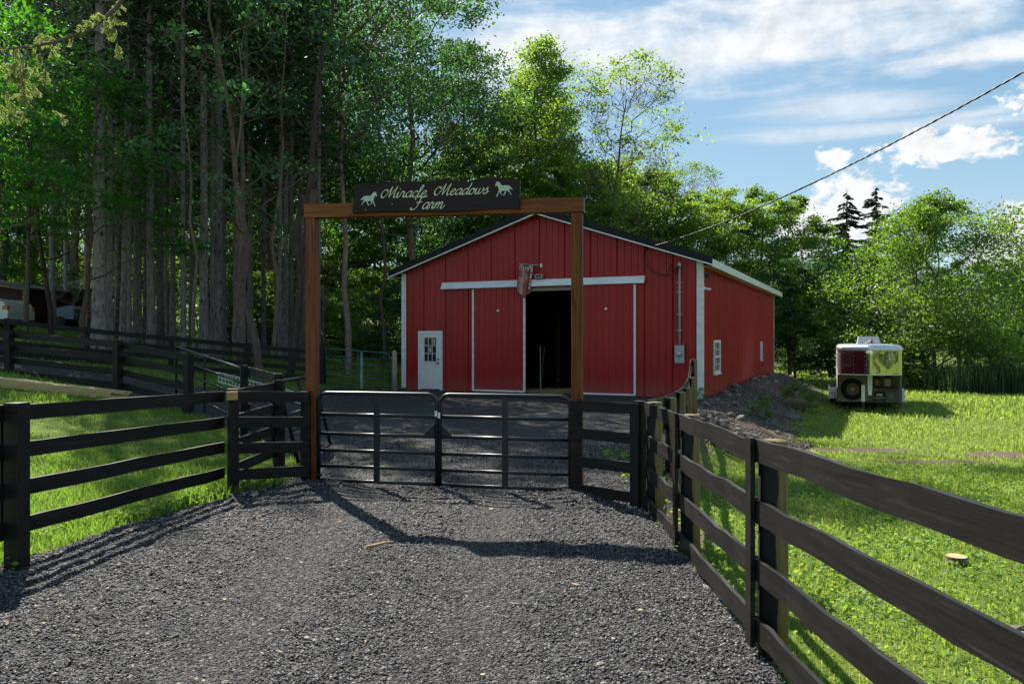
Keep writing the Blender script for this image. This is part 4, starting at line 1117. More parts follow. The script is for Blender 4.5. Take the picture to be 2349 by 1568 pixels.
fence('long black fence on the far side of the left gravel lane', [(-16.6, 21.2), (-14.1, 22), (-12.4, 23), (-10.6, 24.5), (-8.7, 26), (-6.45, 26.6)], [2.66, 2.41, 2.18, 1.935, 1.71, 1.46], -1, 0.29, 0.14, kind='square', pr=0.07)
xs_f = [(470, 43), (530, 43), (600, 42.5), (665, 42.3), (735, 42), (790, 42), (848, 42), (905, 42), (960, 42)]
fence('far black fence in the wood seen through the gateway', [(px(a, D), D) for a, D in xs_f], [pz(b, D) for b, (a, D) in zip((744, 750, 757, 763, 769, 774, 780, 785.5, 791), xs_f)], -1, 0.30, 0.15, kind='square', pr=0.07)
fence('greyish paddock fence beside the dark red shed', [(px(60, 41), 41), (px(93, 38), 38), (px(165, 38.5), 38.5), (px(235, 40), 40)], [3.9, 3.85, 3.62, 3.4], -1, 0.33, 0.13, n=5, kind='square', pr=0.06, mat='grey_fence_wood')

# ------------------------------------------------------------------ gateway: posts, beam, sign
GA = Vector((-2.555, 10.10)); GB = Vector((0.775, 9.36)); gd = (GB - GA).normalized(); gang = math.atan2(gd.y, gd.x)
rt = root('gateway', 'tall brown timber gateway of two posts and a crossbeam', 'gateway', (GA.x, GA.y, 0), gang)
span = (GB - GA).length
MB().box((0, 0, 1.55), (0.128, 0.128, 3.70)).build('post', 'brown_stained_timber', rt)
MB().box((span, 0, 1.50), (0.128, 0.128, 3.68)).build('post', 'brown_stained_timber', rt)
b = MB().box((0, 0, 0), (span + 0.17, 0.15, 0.17)).build('beam', 'brown_stained_beam', rt, (span / 2, 0, 3.457), (0, R(0.75), 0))
MB().box((0, 0, 0), (0.13, 0.03, 1.17)).build('black_batten', 'black_stained_wood', rt, (-0.055, -0.082, 0.60))
MB().box((0, 0, 0), (0.135, 0.03, 1.17)).build('black_batten', 'black_stained_wood', rt, (span, -0.082, 0.55))


# sign -------------------------------------------------------------------------
def sign():
    cx_ = 0.5 * ((px(818, 9.95) + px(1205, 9.45))); u0, u1 = 0.62, 2.735
    mid = GA + gd * ((u0 + u1) / 2); W_ = u1 - u0; o = root('farm_sign', 'dark wavy-edged wooden sign with pale script lettering and two horses', 'sign', (mid.x, mid.y, 3.405), gang); o.rotation_euler = (0, R(1.2), gang)
    n = 40; r = random.Random(4); top = []; bot = []
    for i in range(n + 1):
        t = i / n; x_ = -W_ / 2 + W_ * t
        w_ = 0.0
        for (c_, a_, s_) in ((0.34, 0.016, 0.04), (0.56, 0.036, 0.05), (0.82, 0.034, 0.09), (0.68, -0.020, 0.05), (0.15, -0.008, 0.06)): w_ += a_ * math.exp(-((t - c_) / s_) ** 2)
        top.append((x_, 0.372 + w_ - 0.012 * (1 - t) + r.uniform(-.003, .003))); bot.append((x_ - 0.02 * (t < 0.02), 0.012 * t + 0.01 * math.sin(t * 9) * (0.3 + t) + r.uniform(-.003, .003)))
    V = []; F = []; yf, yb = -0.078 - 0.045, -0.078
    for i in range(n + 1): V += [(bot[i][0], yf, bot[i][1]), (top[i][0], yf, top[i][1]), (bot[i][0], yb, bot[i][1]), (top[i][0], yb, top[i][1])]
    for i in range(n):
        a = i * 4; c_ = a + 4
        F += [(a, c_, c_ + 1, a + 1), (a + 2, a + 3, c_ + 3, c_ + 2), (a + 1, c_ + 1, c_ + 3, a + 3), (a, a + 2, c_ + 2, c_)]
    F += [(0, 1, 3, 2), (n * 4, n * 4 + 2, n * 4 + 3, n * 4 + 1)]
    m = MB(); m.v = V; m.f = F; m.build('plank', 'dark_sign_wood', o)
    ysurf = yf
    # brush-script letters: strokes as ribbons with a broad-nib width
    def cr(P_, k=7):
        P_ = [Vector((*p, 0)) for p in P_]; out = []; q = [P_[0]] + P_ + [P_[-1]]
        for i in range(1, len(q) - 2):
            for j in range(k):
                t = j / k; a, b_, c_, d = q[i - 1], q[i], q[i + 1], q[i + 2]
                out.append(0.5 * ((2 * b_) + (c_ - a) * t + (2 * a - 5 * b_ + 4 * c_ - d) * t * t + (3 * b_ - a - 3 * c_ + d) * t ** 3))
        out.append(P_[-1]); return out
    G_ = {
        'M': (1.62, [[(.30, 1.12), (.12, 1.42), (-.16, 1.32), (-.34, .80), (-.22, .22), (.02, .02), (.24, .30), (.44, 1.0), (.66, 1.95)], [(.66, 1.98), (.66, 1.2), (.70, .05)], [(.70, .05), (.95, .9), (1.26, 1.98)], [(1.26, 1.98), (1.20, 1.1), (1.24, .22), (1.36, .0), (1.56, .22)]]),
        'F': (1.25, [[(.05, 1.55), (.0, 1.85), (.3, 2.0), (.75, 1.92), (1.25, 2.05)], [(.66, 1.92), (.60, 1.2), (.56, .5), (.40, .02), (.10, -.10), (-.12, .10), (-.02, .30)], [(.32, 1.02), (.62, 1.08), (.92, 1.18)]]),
        'i': (.42, [[(-.10, .45), (.02, 1.0)], [(.02, 1.0), (.0, .3), (.08, .0), (.22, .05), (.38, .45)], [(.04, 1.42), (.06, 1.52)]]),
        'r': (.62, [[(-.10, .45), (.04, 1.0), (.06, 1.12), (.16, .95), (.34, .92)], [(.34, .92), (.30, .3), (.38, .0), (.50, .08), (.62, .45)]]),
        'a': (.78, [[(.56, .92), (.34, 1.02), (.08, .75), (.0, .30), (.14, .0), (.36, .14), (.54, .60), (.58, 1.0)], [(.58, 1.0), (.52, .35), (.58, .02), (.70, .06), (.82, .45)]]),
        'c': (.60, [[(.46, .80), (.36, 1.02), (.12, .88), (.0, .40), (.12, .02), (.34, .02), (.60, .42)]]),
        'l': (.44, [[(-.06, .42), (.18, 1.2), (.26, 1.85), (.16, 1.98), (.06, 1.6), (.02, .5), (.08, .02), (.22, .04), (.40, .42)]]),
        'e': (.60, [[(-.04, .42), (.24, .52), (.42, .80), (.30, 1.03), (.10, .86), (.0, .40), (.12, .0), (.34, .02), (.60, .42)]]),
        'd': (.80, [[(.56, .92), (.34, 1.02), (.08, .75), (.0, .30), (.14, .0), (.36, .14), (.54, .60), (.60, 1.0)], [(.66, 2.0), (.60, 1.2), (.54, .35), (.60, .02), (.72, .06), (.84, .45)]]),
        'o': (.66, [[(.40, 1.0), (.14, .92), (.0, .42), (.12, .0), (.36, .08), (.50, .56), (.40, .98), (.34, .86), (.48, .74), (.68, .84)]]),
        'w': (.98, [[(-.02, .84), (.04, 1.0), (.02, .35), (.14, .0), (.32, .20), (.42, 1.0)], [(.42, 1.0), (.40, .30), (.52, .0), (.72, .24), (.82, .82), (.76, 1.0), (.82, .82), (1.0, .84)]]),
        's': (.62, [[(-.06, .42), (.18, .80), (.26, 1.08), (.34, .70), (.40, .28), (.24, .0), (.04, .10), (.10, .20)], [(.36, .10), (.60, .42)]]),
        'm': (1.10, [[(-.08, .62), (.04, 1.0), (.02, .5), (.0, .0)], [(.02, .45), (.20, .92), (.34, .98), (.36, .6), (.32, .0)], [(.34, .45), (.52, .92), (.68, .98), (.70, .5), (.70, .1), (.80, .0), (.94, .10), (1.08, .5)]]),
    }
    def word(txt, x0, z0, s, slant=0.42, sp=1.0, rot=0.012, xs=1.45):
        x_ = x0
        for ch in txt:
            
            adv, st = G_[ch]; m = MB(); ly = 0
            for P_ in st:
                c_ = cr(P_); k = len(c_); L_ = []
                for i, p in enumerate(c_):
                    d = (c_[min(i + 1, k - 1)] - c_[max(i - 1, 0)]); ds = Vector((d.x * xs + slant * d.y, d.y)); a = math.atan2(ds.y, ds.x)
                    w_ = s * (0.085 + 0.165 * abs(math.sin(a - R(38))) ** 1.3) if ch not in 'MF' else s * (0.07 + 0.19 * abs(math.sin(a - R(40))) ** 1.3)
                    if ch == 'i' and len(P_) == 2 and P_[0][1] > 1.3: w_ = s * 0.22
                    q = Vector((x_ + s * (p.x * xs + slant * p.y), z0 + s * p.y + rot * (x_ + s * p.x))); nn = Vector((-math.sin(a), math.cos(a))) * w_ / 2
                    L_.append((q + nn, q - nn))
                V_ = []; F_ = []; yy = ysurf - 0.004 - ly * 0.0006; ly += 1
                for (p, q) in L_: V_ += [(p.x, yy, p.y), (q.x, yy, q.y), (p.x, ysurf + 0.002, p.y), (q.x, ysurf + 0.002, q.y)]
                for i in range(len(L_) - 1):
                    a = i * 4; b_ = a + 4; F_ += [(a, b_, b_ + 1, a + 1), (a, a + 2, b_ + 2, b_), (a + 1, b_ + 1, b_ + 3, a + 3)]
                m.add(V_, F_)
            me = bpy.data.meshes.new('letter'); me.from_pydata(m.v, [], m.f); me.materials.append(MATS['lettering_paint']); link('letter', me, o)
            x_ += adv * s * sp * xs
        return x_
    word('Miracle', -0.675, 0.185, 0.069, xs=1.60); word('Meadows', 0.015, 0.196, 0.069, xs=1.57); word('Farm', -0.300, 0.036, 0.074, xs=1.50)
    H_ = [(350, 212), (358, 225), (366, 214), (372, 228), (378, 245), (385, 268), (376, 275), (362, 262), (352, 275), (345, 290), (338, 315), (336, 325), (345, 345), (352, 365), (362, 385), (370, 400), (358, 398), (345, 375), (333, 348), (325, 338), (322, 352), (310, 370), (292, 382), (290, 376), (303, 366), (310, 352), (303, 333), (270, 328), (258, 325), (262, 345), (270, 365), (282, 388), (272, 390), (258, 368), (248, 345), (240, 325), (228, 328), (215, 345), (200, 352), (192, 368), (186, 378), (176, 376), (188, 358), (195, 345), (205, 330), (205, 315), (198, 303), (188, 312), (172, 320), (164, 315), (178, 300), (190, 285), (205, 272), (230, 265), (265, 265), (295, 265), (312, 250), (325, 232), (338, 222)]
    k = W_ / 2150.0
    def horse(x0, z0, sx):
        poly = [(x0 + sx * (p[0] - 275) * k, z0 - (p[1] - 305) * k) for p in H_]
        if sx < 0: poly = poly[::-1]
        MB().prism(poly, ysurf - 0.004, ysurf + 0.002, 'y').build('horse_silhouette', 'horse_paint', o)
    horse(-0.86, 0.165, 1); horse(0.862, 0.258, -1)
    for (x_, z_) in ((-0.90, 0.03), (-0.55, 0.10)): MB().lathe([(0.006, -0.003), (0.006, 0.003)], (x_, ysurf - 0.002, z_), 8, 'y').build('screw', 'galvanised', o)


sign()


# ------------------------------------------------------------------ tubular gates
def tube_gate(label, P0, P1, hs, up=(0, 0, 1), r=0.0245, corner=0.12, stays=(0.5,), mat='black_steel', name='tube_gate', stay_w=0.07, square0=False):
    P0 = Vector(P0); P1 = Vector(P1); up = Vector(up).normalized(); d = P1 - P0; L = d.length; d.normalize(); nrm = d.cross(up).normalized()
    o = root(name, label, 'gate', P0)
    def q(u, h): return d * u + up * h
    top = hs[-1]; bot = hs[0]; pts = [q(0, bot - 0.02)]
    for side in (0, 1):
        cu = corner if side == 0 else L - corner
        for k in range(7):
            a = math.pi - k * math.pi / 12 if side == 0 else math.pi / 2 - k * math.pi / 12
            pts.append(q(cu + corner * math.cos(a), top - corner + corner * math.sin(a)))
    pts.append(q(L, bot - 0.02))
    MB().tube(pts, r, 10).build('frame_tube', mat, o, smooth=True)
    for h in hs[:-1]: MB().tube([q(r, h), q(L - r, h)], r * 0.92, 10).build('rail', mat, o, smooth=True)
    M_ = Matrix((d, nrm, up)).transposed()
    for s_ in stays: MB().box(q(L * s_, (top + bot) / 2) - nrm * 0.0, (stay_w, 0.034, top - bot), M_).build('stay', mat, o)
    return o, q, M_


HS = (0.055, 0.235, 0.436, 0.646, 0.892, 1.165)
def gp(u): p = GA + gd * u; return (p.x, p.y, 0)
g, q, M_ = tube_gate('left leaf of the black tubular drive gate', gp(0.085), gp(1.665), HS)
MB().prism([(1.575 - 0.18, 0.646), (1.575 - 0.02, 0.646), (1.575 - 0.02, 0.80)], -0.008, 0.008, 'y').build('gusset', 'black_steel', g, rot=(0, 0, gang))
MB().box((1.578 - 0.0, -0.024, 0.93), (0.03, 0.008, 0.07)).build('label_sticker', 'white_plastic', g, rot=(0, 0, gang))
MB().tube([(-0.03, -0.02, 0.97), (0.05, -0.02, 0.97)], 0.016, 8).build('hinge', 'black_steel', g, rot=(0, 0, gang)); MB().tube([(-0.03, -0.02, 0.12), (0.05, -0.02, 0.12)], 0.016, 8).build('hinge', 'black_steel', g, rot=(0, 0, gang))
g, q, M_ = tube_gate('right leaf of the black tubular drive gate', gp(1.705), gp(span - 0.085), HS, stays=(0.51,))
MB().prism([(0.18, 0.646), (0.02, 0.646), (0.02, 0.80)], -0.008, 0.008, 'y').build('gusset', 'black_steel', g, rot=(0, 0, gang))
MB().box((-0.003, -0.024, 0.91), (0.03, 0.008, 0.07)).build('label_sticker', 'white_plastic', g, rot=(0, 0, gang))
tube_gate('black tubular gate standing half open before the left gravel lane', (-7.75, 18.2, 0.42), (-4.95, 14.6, 0.02), (0.06, 0.30, 0.52, 0.75, 1.0, 1.27), stays=(0.47,), r=0.024)
tube_gate('black tubular gate leaning edge-on behind the left gate post', (-3.05, 13.3, 0.02), (-3.08, 11.4, 0.02), (0.06, 0.30, 0.52, 0.75, 1.0, 1.25), up=(-0.24, 0, 1), r=0.026)
gx0, gx1 = (px(747, 27.2), 27.2), (px(894, 27.6), 27.6)
tube_gate('dark green tubular gate left of the barn corner', (*gx0, gz(*gx0) - 0.02), (*gx1, gz(*gx1) + 0.06), (0.06, 0.32, 0.56, 0.80, 1.03, 1.27), mat='green_steel', stays=(0.5,), r=0.026, stay_w=0.03)
# coiled cord on that gate
m = MB(); pts = []
for i in range(220):
    t = i / 219; a = i * 0.62; rr = 0.05
    pts.append((rr * math.cos(a), rr * math.sin(a), 1.28 * (1 - t) ** 1.15 + 0.02))
m.tube(pts, 0.008, 5, False); x_ = px(830, 27.3); tag(m.build('coiled_cord', 'teal_cord', None, (x_, 27.28, gz(x_, 27.3)), smooth=True), 'pale spiral cord hanging on the dark green gate', 'cord')
x_ = px(905, 27.7); o = root('round_post', 'light wooden round post with a yellow cap beside the barn', 'post', (x_, 27.7, gz(x_, 27.7)))
MB().lathe([(0.10, -0.2), (0.095, 0.7), (0.09, 1.36), (0.08, 1.37)], n=16).build('shaft', 'weathered_wood', o, smooth=True); MB().box((0, 0, 1.40), (0.08, 0.08, 0.07)).build('cap', 'yellow_plastic', o)
x_ = px(742, 27.1); o = root('black_post', 'black square post holding the dark green gate', 'post', (x_ - 0.05, 27.1, gz(x_, 27.1)))
MB().box((0, 0, 0.6), (0.16, 0.16, 1.6)).build('shaft', 'black_stained_wood', o); MB().tube([(0.03, 0.05, 1.3), (0.05, 0.05, 3.4)], 0.035, 8).build('pole', 'black_steel', o)


# ------------------------------------------------------------------ barn
def barn():
    o = root('barn', 'red metal-clad barn with sliding doors and a black roof', 'barn', (BX, BY, 0), BA)
    pit = (BP - BE) / BW
    def roof_z(x_): return BP - pit * abs(x_)
    def ribs(a, b, pitch=0.2286):
        """profile along the wall: (u, height of rib)"""
        pts = [(a, 0.0)]; k = math.floor(a / pitch)
        while k * pitch < b + pitch:
            c_ = k * pitch
            for (du, h) in ((-0.036, 0), (-0.015, 0.026), (0.015, 0.026), (0.036, 0), (0.074, 0), (0.082, 0.007), (0.092, 0.007), (0.100, 0), (0.130, 0), (0.138, 0.007), (0.148, 0.007), (0.156, 0)):
                if a < c_ + du < b: pts.append((c_ + du, h))
            k += 1
        pts.append((b, 0.0)); return sorted(pts)
    def panel(a, b, ztop, holes, to3d, name='wall_panel', z0=0.02, mat='red_painted_metal'):
        P_ = ribs(a, b); cuts = sorted(set([h[0] for h in holes if a < h[0] < b] + [h[1] for h in holes if a < h[1] < b]))
        for c_ in cuts:
            if all(abs(c_ - p[0]) > 1e-4 for p in P_): P_.append((c_, float(np.interp(c_, [p[0] for p in P_], [p[1] for p in P_]))))
        P_.sort(); m = MB()
        for (u0, h0), (u1, h1) in zip(P_[:-1], P_[1:]):
            um = (u0 + u1) / 2; iv = [(z0, None)]
            for (ha, hb, za, zb) in holes:
                if ha < um < hb:
                    nv = []
                    for (s0, s1) in iv:
                        if s0 < za: nv.append((s0, za))
                        nv.append((max(s0, zb), s1))
                    iv = nv
            for (s0, s1) in iv:
                t0 = ztop(u0) if s1 is None else s1; t1 = ztop(u1) if s1 is None else s1
                m.add([to3d(u0, h0, s0), to3d(u1, h1, s0), to3d(u1, h1, t1), to3d(u0, h0, t0)], [(0, 1, 2, 3)])
        me = bpy.data.meshes.new(name); me.from_pydata(m.v, [], m.f); me.materials.append(MATS[mat]); return link(name, me, o)
    # front wall: door openings (x0,x1,z0,z1)
    fh = [(-2.4, 3.2, -1, 3.62), (-4.74, -3.83, -1, 2.10)]
    W36 = BW * 2 / 12
    for i in range(12):
        panel(-BW + i * W36, -BW + (i + 1) * W36, lambda u: min(roof_z(u) - 0.01, 4.22), fh, lambda u, h, z_: (u, -h, z_))
        panel(-BW + i * W36, -BW + (i + 1) * W36, lambda u: max(roof_z(u) - 0.01, 4.19), [], lambda u, h, z_: (u, -h - 0.006, z_), 'gable_panel', 4.18)
    sh = [(1.80, 2.80, 0.76, 1.78), (13.2, 13.65, 0.95, 1.72)]
    for i in range(20):
        panel(i * BL / 20, (i + 1) * BL / 20, lambda u: BE, sh, lambda u, h, z_: (BW + h, u, z_))
        panel(i * BL / 20, (i + 1) * BL / 20, lambda u: BE, [], lambda u, h, z_: (-BW - h, u, z_))
    MB().prism([(-BW, 0), (BW, 0), (BW, BE), (0, BP), (-BW, BE)], BL, BL + 0.03, 'y').build('rear_wall', 'red_painted_metal', o)
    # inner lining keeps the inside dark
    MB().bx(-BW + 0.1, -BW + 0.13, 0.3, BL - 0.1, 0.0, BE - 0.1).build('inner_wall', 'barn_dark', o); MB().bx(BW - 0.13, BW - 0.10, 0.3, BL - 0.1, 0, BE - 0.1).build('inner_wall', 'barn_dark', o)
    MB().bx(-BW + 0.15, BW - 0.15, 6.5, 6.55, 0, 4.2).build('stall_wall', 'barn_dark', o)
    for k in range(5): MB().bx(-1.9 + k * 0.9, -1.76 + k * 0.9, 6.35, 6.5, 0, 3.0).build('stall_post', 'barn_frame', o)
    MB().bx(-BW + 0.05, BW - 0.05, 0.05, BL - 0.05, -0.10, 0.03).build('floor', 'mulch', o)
    # roof
    OH, OF, TH = 0.38, 0.36, 0.10
    for s in (-1, 1):
        e = s * (BW + OH); ze = BP - pit * (BW + OH)
        m = MB(); prof = [(0, BP + 0.05), (e, ze + 0.05), (e, ze + 0.05 + TH), (0, BP + 0.05 + TH)]
        m.prism(prof if s > 0 else prof[::-1], -OF, BL + OF, 'y'); m.build('roof_slope', 'black_roof', o)
        # standing ribs on the roof
        for k in range(22):
            y_ = -OF + 0.1 + k * 0.9; mm = MB(); mm.prism([(0.1 * s, BP + 0.05 + TH + 0.002), (e, ze + 0.05 + TH + 0.002), (e, ze + 0.075 + TH), (0.1 * s, BP + 0.075 + TH)], y_, y_ + 0.05, 'y'); mm.build('roof_rib', 'black_roof', o)
        # rake trim: black fascia with white strip beneath
        mm = MB(); mm.prism([(0.0, BP - 0.02), (e, ze - 0.02), (e, ze + 0.20), (0.0, BP + 0.20)], -OF - 0.035, -OF - 0.003, 'y'); mm.build('rake_trim', 'black_roof', o)
        mm = MB(); mm.prism([(0.0, BP - 0.066), (e, ze - 0.066), (e, ze - 0.023), (0.0, BP - 0.023)], -OF - 0.030, -OF + 0.02, 'y'); mm.build('rake_strip', 'white_painted_trim', o)
        mm = MB(); mm.prism([(0.0, BP + 0.0), (e, ze + 0.0), (e, ze + 0.045), (0.0, BP + 0.045)], -OF + 0.02, -0.03, 'y'); mm.build('soffit', 'soffit', o)
        # eave fascia and soffit
        MB().bx(e - 0.0 * s, e + s * 0.03, -OF, BL + OF, ze - 0.10, ze + 0.13).build('eave_fascia', 'white_painted_trim', o)
        MB().bx(s * (BW + 0.02), e - s * 0.003, 0.0, BL, ze - 0.06, ze - 0.03).build('eave_soffit', 'soffit', o)
        # corner trims
        MB().bx(s * (BW - 0.16), s * (BW + 0.036), -0.041, -0.029, 0.0, BE - 0.02).build('corner_trim', 'white_painted_trim', o)
        MB().bx(s * (BW + 0.029), s * (BW + 0.041), -0.029, 0.10, 0.0, BE - 0.05).build('corner_trim', 'white_painted_trim', o)
        MB().bx(s * (BW + 0.029), s * (BW + 0.041), BL - 0.10, BL + 0.04, 0.0, BE - 0.05).build('corner_trim', 'white_painted_trim', o)
    MB().bx(-0.15, 0.15, -OF, BL + OF, BP + 0.15, BP + 0.19).build('ridge_cap', 'black_roof', o)
    # sliding doors
    def slider(x0, x1):
        d = MB(); P_ = ribs(x0, x1)
        for (u0, h0), (u1, h1) in zip(P_[:-1], P_[1:]): d.add([(u0, -0.10 - h0, 0.09), (u1, -0.10 - h1, 0.09), (u1, -0.10 - h1, 3.64), (u0, -0.10 - h0, 3.64)], [(0, 1, 2, 3)])
        d.bx(x0, x1, -0.095, -0.06, 0.07, 3.64)
        me = bpy.data.meshes.new('sliding_door'); me.from_pydata(d.v, [], d.f); me.materials.append(MATS['red_painted_metal']); dd = link('sliding_door', me, o)
        MB().bx(x0 - 0.03, x0 + 0.035, -0.135, -0.055, 0.05, 3.62).build('edge_trim', 'white_painted_trim', dd); MB().bx(x1 - 0.035, x1 + 0.03, -0.135, -0.055, 0.05, 3.62).build('edge_trim', 'white_painted_trim', dd)
        MB().bx(x0 + 0.036, x1 - 0.036, -0.132, -0.055, 0.04, 0.10).build('bottom_trim', 'white_painted_trim', dd)
        c_ = (x0 + x1) / 2
        MB().lathe([(0.0, -0.02), (0.045, -0.02), (0.045, 0.02), (0.0, 0.02)], (c_, -0.135, 2.85), 12, 'y').build('door_cap', 'white_plastic', dd)
    slider(-2.50, -0.52); slider(1.44, 3.37)
    MB().prism([(-0.02, 3.90), (-0.10, 3.88), (-0.20, 3.66), (-0.185, 3.645), (-0.02, 3.80)], -3.77, 3.69, 'x').build('track_cover', 'white_painted_trim', o)
    MB().bx(-0.52, 1.44, -0.05, -0.01, 3.50, 3.61).build('door_header', 'weathered_wood', o)
    # man door
    dr = MB().bx(-4.70, -3.87, -0.055, -0.02, 0.06, 2.07).build('door', 'white_plastic', o)
    fr = 'white_painted_trim'
    for (x0, x1, z0, z1) in ((-4.79, -4.70, 0.0, 2.07), (-3.87, -3.78, 0.0, 2.07), (-4.79, -3.78, 2.07, 2.16)): MB().bx(x0, x1, -0.075, -0.015, z0, z1).build('door_frame', fr, dr)
    gx0, gx1, gz0, gz1 = -4.53, -4.03, 1.05, 1.93
    for (x0, x1, z0, z1) in ((gx0 - .04, gx0, gz0 - .04, gz1 + .04), (gx1, gx1 + .04, gz0 - .04, gz1 + .04), (gx0, gx1, gz1, gz1 + .04), (gx0, gx1, gz0 - .04, gz0)): MB().bx(x0, x1, -0.072, -0.056, z0, z1).build('window_frame', 'white_plastic', dr)
    for i in range(3):
        for j in range(3):
            w_, h_ = (gx1 - gx0) / 3, (gz1 - gz0) / 3; MB().bx(gx0 + i * w_ + .012, gx0 + (i + 1) * w_ - .012, -0.062, -0.057, gz0 + j * h_ + .012, gz0 + (j + 1) * h_ - .012).build('pane', 'dark_glass', dr)
    for k in (1, 2):
        MB().bx(gx0 + k * w_ - .011, gx0 + k * w_ + .011, -0.068, -0.0565, gz0, gz1).build('glazing_bar', 'white_plastic', dr); MB().bx(gx0, gx1, -0.067, -0.0567, gz0 + k * h_ - .011, gz0 + k * h_ + .011).build('glazing_bar', 'white_plastic', dr)
    for (i, j) in ((2, 2), (1, 1)): MB().bx(gx0 + i * w_ + .05, gx0 + (i + 1) * w_ - .05, -0.0655, -0.0625, gz0 + j * h_ + .05, gz0 + (j + 1) * h_ - .06).build('paper_note', 'cream_plastic', dr)
    for k in range(2): MB().bx(-4.56 + k * .31, -4.32 + k * .31, -0.060, -0.054, 0.22, 0.85).build('raised_panel', 'white_plastic', dr)
    MB().tube([(-3.95, -0.09, 1.0), (-4.06, -0.09, 0.99)], 0.014, 8).lathe([(0.03, -0.03), (0.03, 0.0)], (-3.95, -0.057, 1.0), 12, 'y').build('handle', 'black_steel', dr)
    MB().lathe([(0.03, -0.03), (0.03, 0.0)], (-3.95, -0.057, 1.13), 12, 'y').build('lock', 'black_steel', dr)
    # side windows
    for (y0, y1, z0, z1) in ((1.80, 2.80, 0.76, 1.78), (13.2, 13.65, 0.95, 1.72)):
        w_ = MB().bx(BW + 0.0, BW + 0.012, y0, y1, z0, z1).build('window', 'dark_glass', o); zm = (z0 + z1) / 2
        for (a, b_, c_, d) in ((y0 - .05, y0 + .05, z0 - .05, z1 + .05), (y1 - .05, y1 + .05, z0 - .05, z1 + .05), (y0 + .05, y1 - .05, z1 - .04, z1 + .05), (y0 + .05, y1 - .05, z0 - .05, z0 + .04), (y0 + .05, y1 - .05, zm - .03, zm + .03)): MB().bx(BW + 0.014, BW + 0.062, a, b_, c_, d).build('window_frame', 'white_painted_trim', w_) if y0 < 5 or abs(b_ - a) < 0.2 else None
        MB().bx(BW + 0.014, BW + 0.03, (y0 + y1) / 2 - .012, (y0 + y1) / 2 + .012, z0, z1).build('glazing_bar', 'white_plastic', w_)
        MB().bx(BW + 0.016, BW + 0.09, y0 - .07, y1 + .07, z0 - .09, z0 - .052).build('sill', 'white_painted_trim', w_)
        for zz in ((z0 + zm) / 2, (z1 + zm) / 2): MB().bx(BW + 0.015, BW + 0.029, y0, y1, zz - .01, zz + .01).build('glazing_bar', 'white_plastic', w_)
    return o


BARN = barn()
def B3(lx, ly, z_): x_, y_ = from_barn(lx, ly); return Vector((x_, y_, z_))

# meter box, conduit, service head
o = root('electric_meter', 'grey electric meter box with conduit on the barn front', 'meter', B3(4.81, -0.03, 1.12), BA)
MB().bx(-0.16, 0.16, -0.02, 0.005, -0.06, 0.62).build('back_board', 'red_painted_metal', o)
MB().bx(-0.145, 0.145, -0.13, -0.022, 0.0, 0.55).build('box', 'meter_grey', o)
MB().lathe([(0.09, 0.0), (0.095, -0.03), (0.085, -0.035), (0.08, -0.09), (0.06, -0.11), (0.0, -0.112)], (-0.005, -0.131, 0.29), 24, 'y').build('meter_glass', 'galvanised', o, smooth=True)
MB().lathe([(0.05, -0.002), (0.05, 0.0)], (-0.005, -0.244, 0.29), 16, 'y').build('meter_dial', 'cream_plastic', o)
MB().tube([(0.0, -0.07, 0.55), (0.0, -0.07, 3.02)], 0.036, 12).build('conduit', 'meter_grey', o, smooth=True)
MB().lathe([(0.04, 0), (0.07, 0.03), (0.07, 0.10), (0.045, 0.16), (0.0, 0.175)], (0, -0.08, 3.0), 14).build('service_head', 'galvanised', o, smooth=True)
for z_ in (1.0, 1.5, 2.2, 2.5): MB().bx(-0.075, 0.075, -0.112, 0.0, z_, z_ + 0.03).build('strap', 'meter_grey', o)
MB().bx(-0.13, 0.13, -0.018, 0.005, 1.45, 2.55).build('mounting_board', 'red_painted_metal', o)
# service drop: two twisted strands plus slack loop
A = B3(3.76, -0.05, 4.78); C_ = Vector((px(2349, 12.0), 12.0, pz(165, 12.0))); E = A + (C_ - A) * 1.9
o = root('power_cable', 'twisted overhead power cable running from the barn front', 'cable', A)
n = 700; t = np.linspace(0, 1, n)[:, None]; a_, e_ = np.array(A), np.array(E); base = a_ + (e_ - a_) * t; base[:, 2] -= 1.05 * (4 * t * (1 - t))[:, 0] - 0.0
kx = 1.0 * 4 * (1 / 1.9) * (1 - 1 / 1.9); base[:, 2] += 1.05 * kx * np.minimum(1, t[:, 0] * 1.9)
dr_ = (e_ - a_) / np.linalg.norm(e_ - a_); s1 = np.cross(dr_, (0, 0, 1)); s1 /= np.linalg.norm(s1); s2 = np.cross(s1, dr_)
ln = t[:, 0] * np.linalg.norm(e_ - a_) * 2 * math.pi / 0.55
for k, (mt, rad) in enumerate((('cable_black', 0.010), ('cable_black', 0.010), ('cable_bare', 0.007))):
    ph = k * 2.1; pth = base + (np.cos(ln + ph)[:, None] * s1 + np.sin(ln + ph)[:, None] * s2) * 0.010 - a_
    v_, f_ = tube_np(pth, np.full(n, rad), 5); link('strand', raw_mesh('strand', v_, f_, mt, True), o)
pts = [B3(3.76, -0.06, 4.78), B3(3.66, -0.12, 4.55), B3(3.72, -0.2, 4.25), B3(4.0, -0.26, 3.98), B3(4.4, -0.26, 3.86), B3(4.68, -0.2, 3.93), B3(4.8, -0.14, 4.15)]
MB().tube([p - A for p in pts], 0.019, 6).build('slack_loop', 'cable_black', o, smooth=True)
pts = [B3(4.55, -0.16, 4.2), B3(4.5, -0.2, 4.05), B3(4.62, -0.22, 3.95), B3(4.78, -0.14, 4.16)]
MB().tube([p - A for p in pts], 0.019, 6).build('slack_loop', 'cable_black', o, smooth=True)
MB().box((0.0, 0, 0), (0.08, 0.06, 0.08)).build('anchor', 'cable_black', o)

